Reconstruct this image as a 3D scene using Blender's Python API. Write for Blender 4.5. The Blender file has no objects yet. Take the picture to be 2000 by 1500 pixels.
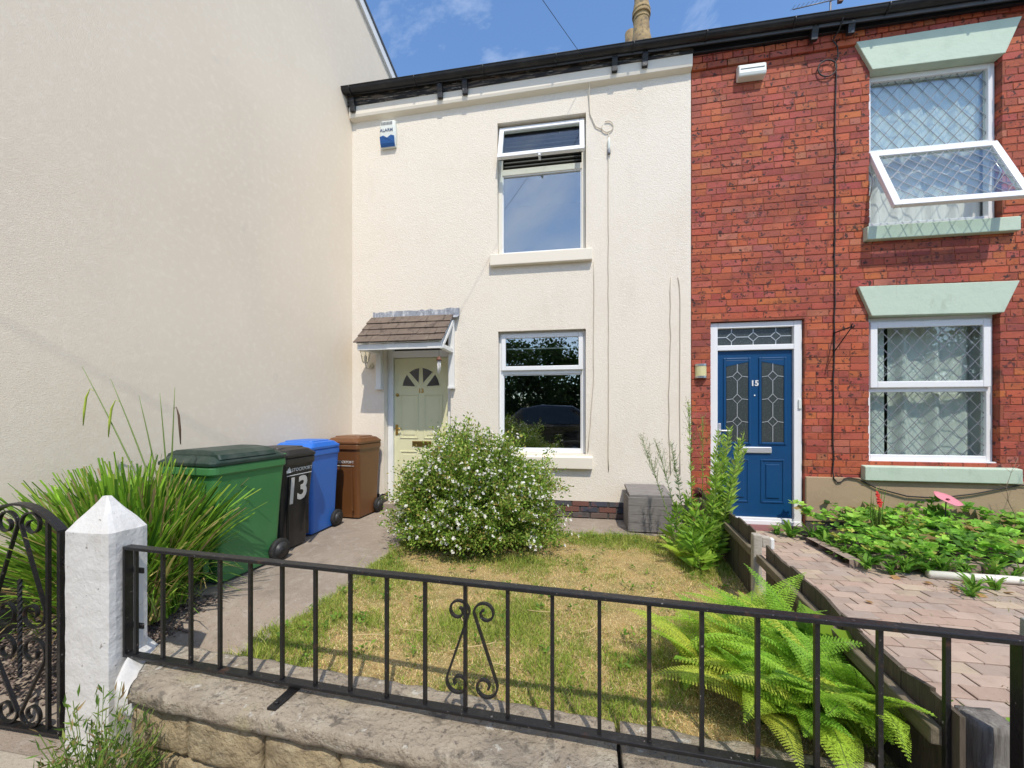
import bpy, bmesh, math, random
import numpy as np
from mathutils import Vector, Matrix
R = math.radians
random.seed(7); rng = np.random.default_rng(11)
SC = bpy.context.scene
COL = SC.collection

# ---------------------------------------------------------------- camera, sky, sun
cam = bpy.data.cameras.new('camera'); cam.sensor_width = 36; cam.lens = 13.518
cam.shift_y = 0.0275; cam.clip_start = 0.05; cam.clip_end = 3000
co = bpy.data.objects.new('camera', cam); COL.objects.link(co)
co.location = (0, -5.1, 1.38); co.rotation_euler = (R(90), 0, R(9.23)); SC.camera = co

TO_SUN = Vector((0.199, -0.498, 0.846)).normalized()
w = bpy.data.worlds.new('World'); SC.world = w; w.use_nodes = True
nt = w.node_tree; nt.nodes.clear()
out = nt.nodes.new('ShaderNodeOutputWorld'); bg = nt.nodes.new('ShaderNodeBackground')
sky = nt.nodes.new('ShaderNodeTexSky'); sky.sky_type = 'NISHITA'; sky.sun_disc = False
sky.sun_elevation = math.asin(TO_SUN.z); sky.sun_rotation = math.atan2(TO_SUN.x, TO_SUN.y)
sky.altitude = 60; sky.air_density = 1.0; sky.dust_density = 0.35; sky.ozone_density = 2.6
tc = nt.nodes.new('ShaderNodeTexCoord'); mp = nt.nodes.new('ShaderNodeMapping')
mp.inputs['Scale'].default_value = (1.0, 1.0, 1.9); mp.inputs['Location'].default_value = (7.7, 2.4, 5.2)
n1 = nt.nodes.new('ShaderNodeTexNoise'); n1.inputs['Scale'].default_value = 1.5
n1.inputs['Detail'].default_value = 9; n1.inputs['Roughness'].default_value = 0.62; n1.inputs['Distortion'].default_value = 0.6
rp = nt.nodes.new('ShaderNodeValToRGB'); rp.color_ramp.elements[0].position = 0.45; rp.color_ramp.elements[1].position = 0.86
rp.color_ramp.elements[0].color = (0, 0, 0, 1); rp.color_ramp.elements[1].color = (1, 1, 1, 1)
mx = nt.nodes.new('ShaderNodeMix'); mx.data_type = 'RGBA'
mx.inputs[7].default_value = (7.2, 7.4, 7.8, 1)
L = nt.links.new
L(tc.outputs['Generated'], mp.inputs['Vector']); L(mp.outputs['Vector'], n1.inputs['Vector'])
L(n1.outputs['Fac'], rp.inputs['Fac']); L(rp.outputs['Color'], mx.inputs[0])
hs = nt.nodes.new('ShaderNodeHueSaturation'); hs.inputs['Saturation'].default_value = 1.1; hs.inputs['Value'].default_value = 1.12
L(sky.outputs['Color'], hs.inputs['Color']); L(hs.outputs['Color'], mx.inputs[6]); L(mx.outputs[2], bg.inputs['Color'])
bg.inputs['Strength'].default_value = 0.15; L(bg.outputs['Background'], out.inputs['Surface'])

sl = bpy.data.lights.new('sun', 'SUN'); sl.energy = 2.6; sl.angle = R(0.6); sl.color = (1.0, 0.925, 0.80)
so = bpy.data.objects.new('sun', sl); COL.objects.link(so); so.location = (3, -8, 14)
so.rotation_euler = TO_SUN.to_track_quat('Z', 'Y').to_euler()
vs = SC.view_settings; vs.view_transform = 'Standard'; vs.look = 'None'; vs.gamma = 1; vs.exposure = 0.60
try: vs.use_curve_mapping = False
except Exception: pass
SC.render.engine = 'CYCLES'; SC.cycles.max_bounces = 8; SC.cycles.transparent_max_bounces = 12

# ---------------------------------------------------------------- materials
def S(r, g, b, k=1.0):
    f = lambda c: ((c/255)/12.92 if c/255 <= .04045 else ((c/255+.055)/1.055)**2.4)*k
    return (f(r), f(g), f(b), 1)
def c4(c): return tuple(c) if len(c) == 4 else (*c, 1)
def M(name, col, rough=.6, layers=(), bumps=(), metal=0, spec=.5, src=None, stretch=(1, 1, 1), coat=0, transl=0, emis=None, bumpfac=1.0):
    """col base colour; layers (colour, scale, lo, hi, amount, stretch) mixed in by noise; bumps (scale, strength, dist, detail)"""
    m = bpy.data.materials.new(name); m.use_nodes = True
    t = m.node_tree; p = t.nodes['Principled BSDF']; o = t.nodes['Material Output']
    geo = t.nodes.new('ShaderNodeNewGeometry')
    def noise(scale, st, detail=5, off=0, rough_=.6):
        mpn = t.nodes.new('ShaderNodeMapping'); mpn.inputs['Scale'].default_value = st
        mpn.inputs['Location'].default_value = (off*1.7, off*.9, off*2.3)
        t.links.new(geo.outputs['Position'], mpn.inputs['Vector'])
        n = t.nodes.new('ShaderNodeTexNoise'); n.inputs['Scale'].default_value = scale
        n.inputs['Detail'].default_value = detail; n.inputs['Roughness'].default_value = rough_
        t.links.new(mpn.outputs['Vector'], n.inputs['Vector']); return n.outputs['Fac']
    if src == 'attr':
        a = t.nodes.new('ShaderNodeAttribute'); a.attribute_name = 'Col'; cur = a.outputs['Color']
    elif src == 'object':
        a = t.nodes.new('ShaderNodeObjectInfo'); cur = a.outputs['Color']
    else:
        rgb = t.nodes.new('ShaderNodeRGB'); rgb.outputs[0].default_value = c4(col); cur = rgb.outputs[0]
    for i, ly in enumerate(layers):
        c, sc, lo, hi, am = ly[:5]; st = ly[5] if len(ly) > 5 else stretch
        f = noise(sc, st, 6, i*3.7+1)
        mr = t.nodes.new('ShaderNodeMapRange'); mr.inputs['From Min'].default_value = lo; mr.inputs['From Max'].default_value = hi
        mr.inputs['To Max'].default_value = am; t.links.new(f, mr.inputs['Value'])
        mxn = t.nodes.new('ShaderNodeMix'); mxn.data_type = 'RGBA'
        t.links.new(mr.outputs[0], mxn.inputs[0]); t.links.new(cur, mxn.inputs[6]); mxn.inputs[7].default_value = c4(c); cur = mxn.outputs[2]
    t.links.new(cur, p.inputs['Base Color'])
    p.inputs['Roughness'].default_value = rough; p.inputs['Metallic'].default_value = metal
    p.inputs['Specular IOR Level'].default_value = spec; p.inputs['Coat Weight'].default_value = coat
    prev = None
    for i, b in enumerate(bumps):
        sc, stg, dist = b[:3]; det = b[3] if len(b) > 3 else 4; st = b[4] if len(b) > 4 else stretch
        bn = t.nodes.new('ShaderNodeBump'); bn.inputs['Strength'].default_value = stg; bn.inputs['Distance'].default_value = dist
        t.links.new(noise(sc, st, det, 9+i*2), bn.inputs['Height'])
        if prev: t.links.new(prev, bn.inputs['Normal'])
        prev = bn.outputs['Normal']
    if prev: t.links.new(prev, p.inputs['Normal'])
    if transl:
        tr = t.nodes.new('ShaderNodeBsdfTranslucent'); t.links.new(cur, tr.inputs['Color'])
        ms = t.nodes.new('ShaderNodeMixShader'); ms.inputs[0].default_value = transl
        t.links.new(p.outputs[0], ms.inputs[1]); t.links.new(tr.outputs[0], ms.inputs[2]); t.links.new(ms.outputs[0], o.inputs['Surface'])
    return m
def glass(name, refl=.3, tint=(.9, .95, .93, 1), rough=0.0):
    m = bpy.data.materials.new(name); m.use_nodes = True; t = m.node_tree; t.nodes.clear()
    o = t.nodes.new('ShaderNodeOutputMaterial'); tr = t.nodes.new('ShaderNodeBsdfTransparent'); tr.inputs[0].default_value = tint
    g = t.nodes.new('ShaderNodeBsdfGlossy'); g.inputs['Roughness'].default_value = rough; g.inputs['Color'].default_value = (.95, .97, 1, 1)
    lw = t.nodes.new('ShaderNodeLayerWeight'); lw.inputs['Blend'].default_value = .5
    fr = t.nodes.new('ShaderNodeMath'); fr.operation = 'POWER'; fr.inputs[1].default_value = 4.0; t.links.new(lw.outputs['Facing'], fr.inputs[0])
    mr = t.nodes.new('ShaderNodeMapRange'); mr.inputs['From Min'].default_value = 0; mr.inputs['From Max'].default_value = 1
    mr.inputs['To Min'].default_value = refl; mr.inputs['To Max'].default_value = 1
    ms = t.nodes.new('ShaderNodeMixShader'); K = t.links.new
    K(fr.outputs[0], mr.inputs['Value']); K(mr.outputs[0], ms.inputs[0]); K(tr.outputs[0], ms.inputs[1]); K(g.outputs[0], ms.inputs[2]); K(ms.outputs[0], o.inputs['Surface'])
    return m
MT = {}
MT['render13'] = M('cream_render', (.785, .715, .61), .85, [((.70, .60, .48), 1.1, .5, .75, .38), ((.60, .53, .43), 2.2, .56, .8, .38, (1, 1, .3)), ((.62, .56, .47), 7, .60, .8, .30), ((.86, .79, .70), 30, .5, .7, .5)],
                   [(62, .62, .010, 3), (160, .4, .006, 2)])
MT['trim13'] = M('cream_paint', (.785, .72, .61), .6, [((.55, .46, .34), 3, .62, .8, .35)], [(40, .15, .004)])
MT['render_left'] = M('beige_render', (.77, .67, .535), .9, [((.69, .585, .455), .5, .42, .7, .55), ((.62, .55, .46), 1.2, .56, .8, .35, (1, 1, .25)), ((.85, .76, .63), 20, .5, .7, .4), ((.55, .50, .44), 3, .66, .8, .3)],
                      [(60, .35, .005, 3, (1, 1, 2.2)), (150, .3, .003, 2)])
MT['plinth_black'] = M('black_bitumen', (.012, .012, .013), .7, [((.03, .028, .026), 6, .5, .7, .6)], [(30, .4, .006)])
MT['white_wood'] = M('white_painted_wood', (.78, .78, .76), .45, [((.5, .47, .42), 6, .63, .8, .35)], [(30, .1, .003)])
MT['upvc'] = M('white_plastic', (.80, .81, .82), .28, [((.62, .60, .56), 3, .6, .85, .25)], spec=.5)
MT['upvc_aged'] = M('aged_white_plastic', (.74, .71, .62), .4, [((.45, .40, .28), 8, .6, .8, .4)])
MT['sage'] = M('sage_green_paint', (.50, .60, .48), .6, [((.25, .28, .20), 7, .60, .74, .55, (1, 1, .35)), ((.62, .60, .50), 30, .70, .74, .6), ((.35, .44, .34), 4, .5, .75, .5), ((.52, .60, .48), 14, .6, .8, .4)], [(18, .35, .008), (60, .2, .004)])
BL = [((.12, .024, .018), 8, .55, .72, .7), ((.016, .011, .012), 19, .575, .63, .88), ((.50, .15, .075), 26, .6, .76, .5), ((.15, .035, .035), 1.4, .50, .72, .6), ((.05, .02, .02), .9, .60, .78, .55)]
MT['brick'] = M('red_brick', (.4, .1, .05), .8, BL, [(45, .6, .006, 5), (140, .35, .003)], src='object')
MT['brick_attr'] = M('red_brick_field', (.4, .1, .05), .8, BL, [(45, .6, .006, 5), (140, .35, .003)], src='attr')
MT['mortar'] = M('red_mortar', (.27, .075, .042), .95, [((.33, .12, .06), 5, .5, .7, .5), ((.07, .03, .025), 9, .5, .68, .8)], [(80, .5, .005)])
MT['plinth_brick'] = M('plinth_brick', (.1, .1, .12), .8, [((.22, .08, .06), 6, .55, .65, .6), ((.02, .02, .025), 11, .6, .7, .8)], [(40, .6, .008)], src='object')
MT['plinth_mortar'] = M('dark_mortar', (.08, .07, .065), .95, (), [(60, .5, .006)])
MT['render15'] = M('sand_cement_render', (.40, .29, .18), .9, [((.28, .20, .13), 2.5, .5, .75, .6), ((.50, .38, .25), 9, .6, .75, .4)], [(60, .4, .005), (9, .3, .01)])
MT['gutter'] = M('black_gutter_plastic', (.014, .014, .016), .42, [((.045, .042, .04), 5, .5, .75, .7), ((.20, .19, .17), 30, .70, .76, .4)], spec=.4)
MT['fascia13'] = M('peeling_black_paint', (.015, .014, .014), .8, [((.15, .115, .085), 12, .50, .60, .85, (.35, 1, 2.5)), ((.36, .33, .29), 20, .60, .66, .85, (.35, 1, 2.5))], [(30, .7, .008, 5, (.35, 1, 2.5))])
MT['fascia15'] = M('blue_black_paint', (.014, .016, .022), .35, [((.03, .03, .035), 9, .5, .7, .6)], [(20, .15, .004)])
MT['corbel'] = M('black_corbel_paint', (.014, .014, .016), .5, [((.40, .39, .37), 16, .62, .68, .7)], [(40, .3, .004)])
MT['slate'] = M('roof_slate', (.07, .075, .085), .6, [((.12, .11, .10), 4, .5, .7, .6)], [(20, .4, .006)])
MT['tile'] = M('brown_canopy_tile', (.14, .105, .082), .85, [((.20, .155, .12), 5, .5, .7, .7), ((.05, .038, .032), 9, .55, .68, .8, (2.2, 1, .6)), ((.28, .26, .23), 40, .70, .75, .6)], [(50, .5, .005, 5)], src=None)
MT['lead'] = M('lead_flashing', (.27, .29, .33), .6, [((.60, .60, .60), 14, .52, .62, .7, (2, 1, .6)), ((.14, .15, .18), 18, .55, .65, .7)], [(24, .5, .008)])
MT['leading'] = M('window_lead', (.20, .21, .23), .5, metal=.3)
MT['leading_pale'] = M('pale_lead_came', (.55, .58, .60), .35, metal=.4)
MT['door13'] = M('pale_green_door_paint', (.72, .70, .45), .5, [((.62, .60, .37), 3, .5, .7, .5), ((.40, .36, .22), 9, .66, .78, .4)], [(30, .06, .002)])
MT['door15'] = M('blue_door', (.006, .06, .17), .34, [((.008, .05, .13), 3, .5, .7, .6), ((.05, .09, .15), 22, .66, .76, .35)], [(120, .12, .002, 3, (1, 1, .25))], spec=.4)
MT['dark_glass'] = M('dark_pane', (.02, .022, .024), .08, [((.05, .055, .055), 30, .5, .7, .5)], [(90, .15, .003)], spec=.6)
MT['obscure'] = M('obscure_pane', (.045, .055, .055), .12, [((.12, .14, .135), 60, .5, .7, .7)], [(150, .5, .004)], spec=.6)
MT['glass'] = glass('window_pane', .20); MT['glass_lo'] = glass('window_pane_clear', .07)
MT['glass_hi'] = glass('window_pane_sky', .11)
MT['lampglass'] = glass('lamp_pane', .12, (.93, .92, .86, 1))
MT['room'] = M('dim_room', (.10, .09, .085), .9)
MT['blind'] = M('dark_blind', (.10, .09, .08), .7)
MT['curtain'] = M('net_curtain', (.90, .89, .86), .9, transl=.2)
MT['brass'] = M('brass', (.45, .30, .08), .35, metal=1)
MT['chrome'] = M('chrome', (.80, .81, .83), .38, metal=.75)
MT['steel'] = M('brushed_steel', (.55, .55, .53), .35, metal=1)
MT['iron'] = M('black_painted_iron', (.010, .010, .011), .40, [((.03, .028, .028), 25, .55, .7, .6), ((.10, .045, .025), 14, .63, .70, .5), ((.32, .29, .27), 60, .665, .69, .6)], [(60, .5, .004), (14, .3, .006)], spec=.5)
MT['post'] = M('white_masonry_paint', (.63, .63, .62), .6, [((.52, .50, .46), 3, .5, .75, .5), ((.16, .14, .12), 34, .665, .69, .8), ((.42, .38, .30), 5, .60, .78, .35)], [(7, .3, .015), (34, .45, .008, 2), (110, .3, .002)])
MT['stone'] = M('weathered_sandstone', (.37, .31, .235), .95, [((.23, .195, .15), 3, .45, .62, .7), ((.47, .42, .33), 8, .5, .66, .7), ((.11, .095, .075), 13, .56, .64, .7), ((.40, .36, .17), 3, .58, .7, .4), ((.56, .54, .48), 20, .62, .66, .7), ((.06, .05, .045), 45, .60, .66, .6)], [(9, 1.0, .05, 9), (40, 1.0, .015, 6)])
MT['stone_wall'] = M('yellow_sandstone', (.38, .30, .18), .95, [((.22, .17, .10), 4, .45, .65, .6), ((.52, .45, .30), 8, .5, .68, .6), ((.45, .40, .12), 5, .6, .7, .4), ((.14, .11, .08), 15, .6, .7, .6)], [(9, 1.0, .05, 9), (40, 1.0, .014, 6)])
MT['concrete'] = M('path_concrete', (.31, .255, .205), .95, [((.24, .195, .155), 1.6, .45, .7, .7), ((.42, .37, .32), 12, .5, .7, .5), ((.13, .105, .085), 70, .58, .68, .65), ((.55, .50, .45), 95, .62, .68, .6), ((.15, .12, .10), 4, .60, .72, .45)], [(110, .8, .008, 4), (20, .4, .010)])
MT['pavement'] = M('pavement_concrete', (.40, .355, .29), .95, [((.30, .26, .21), 40, .5, .68, .7), ((.55, .50, .42), 60, .6, .7, .5)], [(80, .8, .008)])
MT['road'] = M('asphalt', (.05, .05, .052), .9, [((.08, .08, .08), 60, .5, .7, .6)], [(90, .5, .006)])
MT['ground'] = M('earth', (.10, .085, .06), .95, [((.07, .09, .03), 1, .5, .65, .7)], [(6, .5, .05)])
MT['soil'] = M('soil', (.055, .042, .03), .95, [((.10, .075, .05), 8, .5, .7, .7)], [(30, .9, .03, 6)])
MT['turf'] = M('dry_turf', (.38, .28, .12), .95, [((.16, .17, .04), 3.5, .45, .62, .8), ((.17, .115, .055), 14, .5, .7, .7)], [(60, .8, .015, 6)])
MT['gravel'] = M('brown_pebble', (.13, .095, .08), .8, [((.26, .20, .17), 14, .5, .65, .7), ((.05, .04, .038), 18, .5, .65, .7)], [(60, .4, .004)])
MT['paver'] = M('block_paver', (.36, .25, .2), .92, [((.22, .155, .125), 7, .5, .7, .5), ((.50, .40, .32), 22, .6, .72, .45), ((.13, .11, .08), 3, .6, .75, .45)], [(90, .5, .005), (12, .3, .01)], src='object')
MT['paver_attr'] = M('block_paver_field', (.36, .25, .2), .92, [((.22, .155, .125), 7, .5, .7, .5), ((.50, .40, .32), 22, .6, .72, .45), ((.13, .11, .08), 3, .6, .75, .45)], [(90, .5, .005), (12, .3, .01)], src='attr')
MT['fence'] = M('weathered_fence_timber', (.095, .075, .052), .9, [((.05, .04, .03), 10, .45, .65, .7, (5, 5, .4)), ((.20, .17, .13), 26, .60, .72, .6, (4, 4, .3))], [(26, .7, .008, 6, (4, 4, .35))])
MT['fence_rail'] = M('weathered_fence_rail', (.17, .14, .095), .9, [((.09, .075, .05), 12, .45, .65, .7, (4, .5, 4)), ((.30, .26, .20), 30, .6, .7, .6, (4, .4, 4))], [(30, .6, .006, 6, (4, .4, 4))])
MT['concrete_post'] = M('concrete_post', (.42, .38, .32), .95, [((.28, .25, .20), 8, .5, .7, .7), ((.17, .19, .12), 5, .58, .7, .5)], [(50, .6, .008)])
MT['grey_post'] = M('mossy_concrete_post', (.26, .27, .235), .95, [((.14, .17, .11), 6, .48, .66, .7), ((.40, .40, .37), 22, .58, .7, .6)], [(60, .7, .008)])
MT['old_timber'] = M('grey_old_timber', (.20, .185, .165), .95, [((.09, .08, .07), 12, .45, .65, .8, (4, 4, .5)), ((.36, .35, .32), 22, .58, .7, .6)], [(26, .8, .01, 6, (4, 4, .4))])
MT['boxwood'] = M('grey_deck_boards', (.20, .185, .175), .8, [((.27, .25, .235), 10, .5, .68, .6, (.5, 3, 5)), ((.09, .075, .068), 16, .52, .68, .6, (.5, 3, 5))], [(30, .4, .004, 5, (.5, 3, 5))])
MT['leaf'] = M('leaf', (.1, .2, .02), .55, src='attr', transl=.45, spec=.3)
MT['blade'] = M('grass_blade', (.1, .2, .02), .6, src='attr', transl=.3, spec=.25)
MT['petal'] = M('petal', (.8, .8, .76), .6, src='attr', transl=.25, spec=.2)
MT['stem'] = M('green_stem', (.16, .24, .05), .6)
MT['spike'] = M('lime_flower_spike', (.50, .62, .08), .6, transl=.2)
MT['twig'] = M('brown_twig', (.10, .06, .035), .85)
MT['deadtwig'] = M('pale_dead_twig', (.36, .27, .19), .9)
MT['bin_green'] = M('green_bin_plastic', (.055, .20, .065), .45, [((.13, .22, .12), 9, .58, .74, .35, (1, 1, .3)), ((.07, .24, .08), 3, .5, .72, .5), ((.10, .20, .10), 18, .66, .78, .25)], [(60, .1, .002)])
MT['bin_greenlid'] = M('dark_green_lid_plastic', (.014, .036, .026), .5, [((.07, .085, .075), 4, .46, .70, .7), ((.2, .2, .18), 22, .66, .74, .4)], [(60, .1, .002)])
MT['bin_black'] = M('black_bin_plastic', (.018, .017, .017), .42, [((.05, .045, .04), 5, .5, .75, .6)], [(50, .1, .002)])
MT['bin_blue'] = M('blue_bin_plastic', (.022, .145, .56), .42, [((.04, .18, .60), 3, .5, .72, .5)], [(60, .1, .002)])
MT['bin_brown'] = M('brown_bin_plastic', (.15, .06, .02), .38, [((.20, .09, .035), 3, .5, .72, .5)], [(60, .1, .002)])
MT['rubber'] = M('black_rubber', (.015, .015, .016), .75, [((.05, .045, .04), 12, .5, .7, .5)])
MT['hub'] = M('dark_hub_plastic', (.035, .037, .04), .5)
MT['sticker'] = M('silver_sticker', (.60, .59, .56), .45, [((.4, .39, .37), 20, .6, .7, .5)])
MT['white_print'] = M('white_print', (.72, .73, .73), .5)
MT['blue_print'] = M('blue_print', (.01, .09, .30), .4)
MT['alarm_text'] = M('slate_blue_print', (.10, .13, .22), .5)
MT['alarm_white'] = M('alarm_white_plastic', (.72, .75, .70), .35)
MT['lamp_metal'] = M('ivory_lamp_metal', (.66, .62, .50), .5, [((.35, .24, .10), 12, .6, .7, .6)])
MT['lampcream'] = M('cream_lamp_shade', (.78, .72, .40), .5, transl=.2)
MT['black_cable'] = M('black_cable', (.016, .015, .015), .6)
MT['cream_cable'] = M('painted_cable', (.60, .54, .44), .7)
MT['pot'] = M('buff_chimney_pot', (.40, .28, .13), .85, [((.22, .15, .08), 4, .45, .62, .8), ((.07, .06, .05), 8, .54, .66, .75), ((.55, .42, .24), 9, .6, .72, .5)], [(20, .4, .01)])
MT['alu'] = M('aerial_metal', (.22, .21, .22), .45, metal=.7)
MT['terracotta'] = M('wind_chime_wood', (.14, .055, .03), .6)
MT['white_pipe'] = M('white_pipe_plastic', (.74, .72, .64), .4, [((.5, .46, .36), 6, .55, .75, .4)])
MT['pink'] = M('pink_ornament', (.78, .28, .34), .5, [((.70, .20, .27), 20, .5, .7, .5)], transl=.15)
MT['red'] = M('red_petal', (.62, .035, .02), .55, transl=.2)
MT['maroon'] = M('maroon_flower', (.12, .01, .015), .6)
MT['plum'] = M('plum_step_paint', (.23, .09, .085), .7, [((.15, .06, .06), 8, .5, .7, .5)], [(30, .3, .004)])
MT['clear'] = glass('clear_plastic', .22, (.9, .94, .94, 1), .08)
MT['carpaint'] = M('dark_car_paint', (.012, .013, .016), .15, coat=1, spec=.6)
MT['carglass'] = M('car_glass', (.015, .02, .022), .04, spec=.8)
MT['redlens'] = M('red_lens', (.5, .012, .012), .15, coat=1)
MT['bark'] = M('bark', (.08, .06, .045), .95, (), [(12, .8, .04, 6)])
MT['dead'] = M('dry_grass_stalk', (.52, .40, .20), .8)

# ---------------------------------------------------------------- builders
ORG = {}
def link(o, parent=None):
    COL.objects.link(o)
    if parent: o.parent = parent
    ORG[o] = ORG.get(parent, Vector((0, 0, 0))) if parent else Vector(o.location)
    return o
def tag(o, label=None, cat=None, group=None, kind=None):
    if label: o['label'] = label
    if cat: o['category'] = cat
    if group: o['group'] = group
    if kind: o['kind'] = kind
    return o
def empty(name, loc, label, cat, group=None, rz=0, parent=None):
    o = bpy.data.objects.new(name, None); o.empty_display_size = .1; o.location = loc; o.rotation_euler = (0, 0, rz)
    COL.objects.link(o); ORG[o] = Vector(loc)
    return tag(o, label, cat, group)
class MB:
    def __init__(s): s.v = []; s.f = []; s.c = []; s.sm = []
    def add(s, vs, fs, smooth=False):
        b = len(s.v); s.v += [tuple(p) for p in vs]
        for f in fs: s.f.append(tuple(i+b for i in f)); s.sm.append(smooth)
        return s
    def box(s, x0, x1, y0, y1, z0, z1):
        return s.add([(x0, y0, z0), (x1, y0, z0), (x1, y1, z0), (x0, y1, z0), (x0, y0, z1), (x1, y0, z1), (x1, y1, z1), (x0, y1, z1)],
                     [(0, 3, 2, 1), (4, 5, 6, 7), (0, 1, 5, 4), (1, 2, 6, 5), (2, 3, 7, 6), (3, 0, 4, 7)])
    def hexa(s, b, t):   # two loops of 4 points (bottom, top)
        return s.add(list(b)+list(t), [(0, 3, 2, 1), (4, 5, 6, 7), (0, 1, 5, 4), (1, 2, 6, 5), (2, 3, 7, 6), (3, 0, 4, 7)])
    def extrude_xz(s, pts, y0, y1, smooth=False):   # polygon in xz (counter-clockwise seen from -y)
        n = len(pts)
        s.add([(x, y0, z) for x, z in pts]+[(x, y1, z) for x, z in pts],
              [tuple(range(n)), tuple(range(2*n-1, n-1, -1))]+[(i, i+n, (i+1) % n+n, (i+1) % n) for i in range(n)])
        return s
    def extrude_yz(s, pts, x0, x1):
        n = len(pts)
        return s.add([(x0, y, z) for y, z in pts]+[(x1, y, z) for y, z in pts],
              [tuple(range(n)), tuple(range(2*n-1, n-1, -1))]+[(i, i+n, (i+1) % n+n, (i+1) % n) for i in range(n)])
    def ribbon(s, path, th, y0, y1):    # flat bar swept along a path in the xz plane
        n = len(path); a = []; b = []
        for i, (x, z) in enumerate(path):
            p = path[max(i-1, 0)]; q = path[min(i+1, n-1)]
            dx, dz = q[0]-p[0], q[1]-p[1]; l = math.hypot(dx, dz) or 1
            nx, nz = -dz/l*th/2, dx/l*th/2
            a.append((x+nx, z+nz)); b.append((x-nx, z-nz))
        vs = []
        for i in range(n): vs += [(a[i][0], y0, a[i][1]), (b[i][0], y0, b[i][1]), (b[i][0], y1, b[i][1]), (a[i][0], y1, a[i][1])]
        fs = []
        for i in range(n-1):
            o = 4*i
            for k in range(4): fs.append((o+k, o+(k+1) % 4, o+4+(k+1) % 4, o+4+k))
        fs += [(0, 3, 2, 1), (4*n-4, 4*n-3, 4*n-2, 4*n-1)]
        return s.add(vs, fs)
    def tube(s, path, r, n=8, caps=True):
        P = [Vector(p) for p in path]; m = len(P); rs = r if isinstance(r, (list, tuple)) else [r]*m
        up = None; vs = []
        for i in range(m):
            d = (P[min(i+1, m-1)]-P[max(i-1, 0)]).normalized()
            if up is None: up = Vector((0, 0, 1)) if abs(d.z) < .9 else Vector((1, 0, 0))
            a = d.cross(up).normalized(); b = a.cross(d).normalized(); up = b
            for k in range(n):
                t = 2*math.pi*k/n; vs.append(P[i]+(a*math.cos(t)+b*math.sin(t))*rs[i])
        fs = [(i*n+k, i*n+(k+1) % n, (i+1)*n+(k+1) % n, (i+1)*n+k) for i in range(m-1) for k in range(n)]
        if caps: fs += [tuple(range(n-1, -1, -1)), tuple(range((m-1)*n, m*n))]
        return s.add(vs, fs, True)
    def lathe(s, prof, c=(0, 0, 0), n=20, axis='z', caps=True):
        vs = []
        for r, h in prof:
            for k in range(n):
                t = 2*math.pi*k/n; a, b = r*math.cos(t), r*math.sin(t)
                vs.append({'z': (c[0]+a, c[1]+b, c[2]+h), 'x': (c[0]+h, c[1]+a, c[2]+b), 'y': (c[0]+b, c[1]+h, c[2]+a)}[axis])
        m = len(prof)
        fs = [(i*n+k, i*n+(k+1) % n, (i+1)*n+(k+1) % n, (i+1)*n+k) for i in range(m-1) for k in range(n)]
        if caps: fs += [tuple(range(n-1, -1, -1)), tuple(range((m-1)*n, m*n))]
        return s.add(vs, fs, True)
    def build(s, name, mat, parent=None, bevel=0, local=False, loc=None, seg=2):
        me = bpy.data.meshes.new(name)
        o_ = ORG.get(parent, Vector((0, 0, 0))) if parent else Vector(loc or (0, 0, 0))
        if local: o_ = Vector((0, 0, 0))
        me.from_pydata([(x-o_.x, y-o_.y, z-o_.z) for x, y, z in s.v], [], s.f)
        me.polygons.foreach_set('use_smooth', s.sm); me.validate(); me.update()
        bm = bmesh.new(); bm.from_mesh(me); bmesh.ops.recalc_face_normals(bm, faces=bm.faces); bm.to_mesh(me); bm.free()
        me.materials.append(MT[mat] if isinstance(mat, str) else mat)
        o = bpy.data.objects.new(name, me); COL.objects.link(o)
        if parent: o.parent = parent; ORG[o] = ORG[parent]
        else: o.location = o_ if not local else Vector(loc or (0, 0, 0)); ORG[o] = Vector(o.location)
        if bevel:
            b = o.modifiers.new('bevel', 'BEVEL'); b.width = bevel; b.segments = seg; b.limit_method = 'ANGLE'; b.angle_limit = R(40)
        return o
def npmesh(name, V, F, mat, parent=None, C=None, loc=None, smooth=False):
    V = np.asarray(V, np.float32).reshape(-1, 3); F = np.asarray(F, np.int32); k = F.shape[1]
    o_ = ORG.get(parent, Vector((0, 0, 0))) if parent else Vector(loc or (0, 0, 0))
    V = V-np.array(o_, np.float32)
    me = bpy.data.meshes.new(name); me.vertices.add(len(V)); me.vertices.foreach_set('co', V.ravel())
    me.loops.add(F.size); me.loops.foreach_set('vertex_index', F.ravel())
    me.polygons.add(len(F)); me.polygons.foreach_set('loop_start', np.arange(0, F.size, k, dtype=np.int32))
    try: me.polygons.foreach_set('loop_total', np.full(len(F), k, np.int32))
    except Exception: pass
    me.polygons.foreach_set('use_smooth', np.full(len(F), bool(smooth)))
    me.update(calc_edges=True)
    if C is not None:
        at = me.color_attributes.new('Col', 'FLOAT_COLOR', 'POINT')
        at.data.foreach_set('color', np.concatenate([np.asarray(C, np.float32), np.ones((len(C), 1), np.float32)], 1).ravel())
    me.materials.append(MT[mat]); o = bpy.data.objects.new(name, me); COL.objects.link(o)
    if parent: o.parent = parent; ORG[o] = ORG[parent]
    else: o.location = o_; ORG[o] = Vector(o_)
    return o
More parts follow.
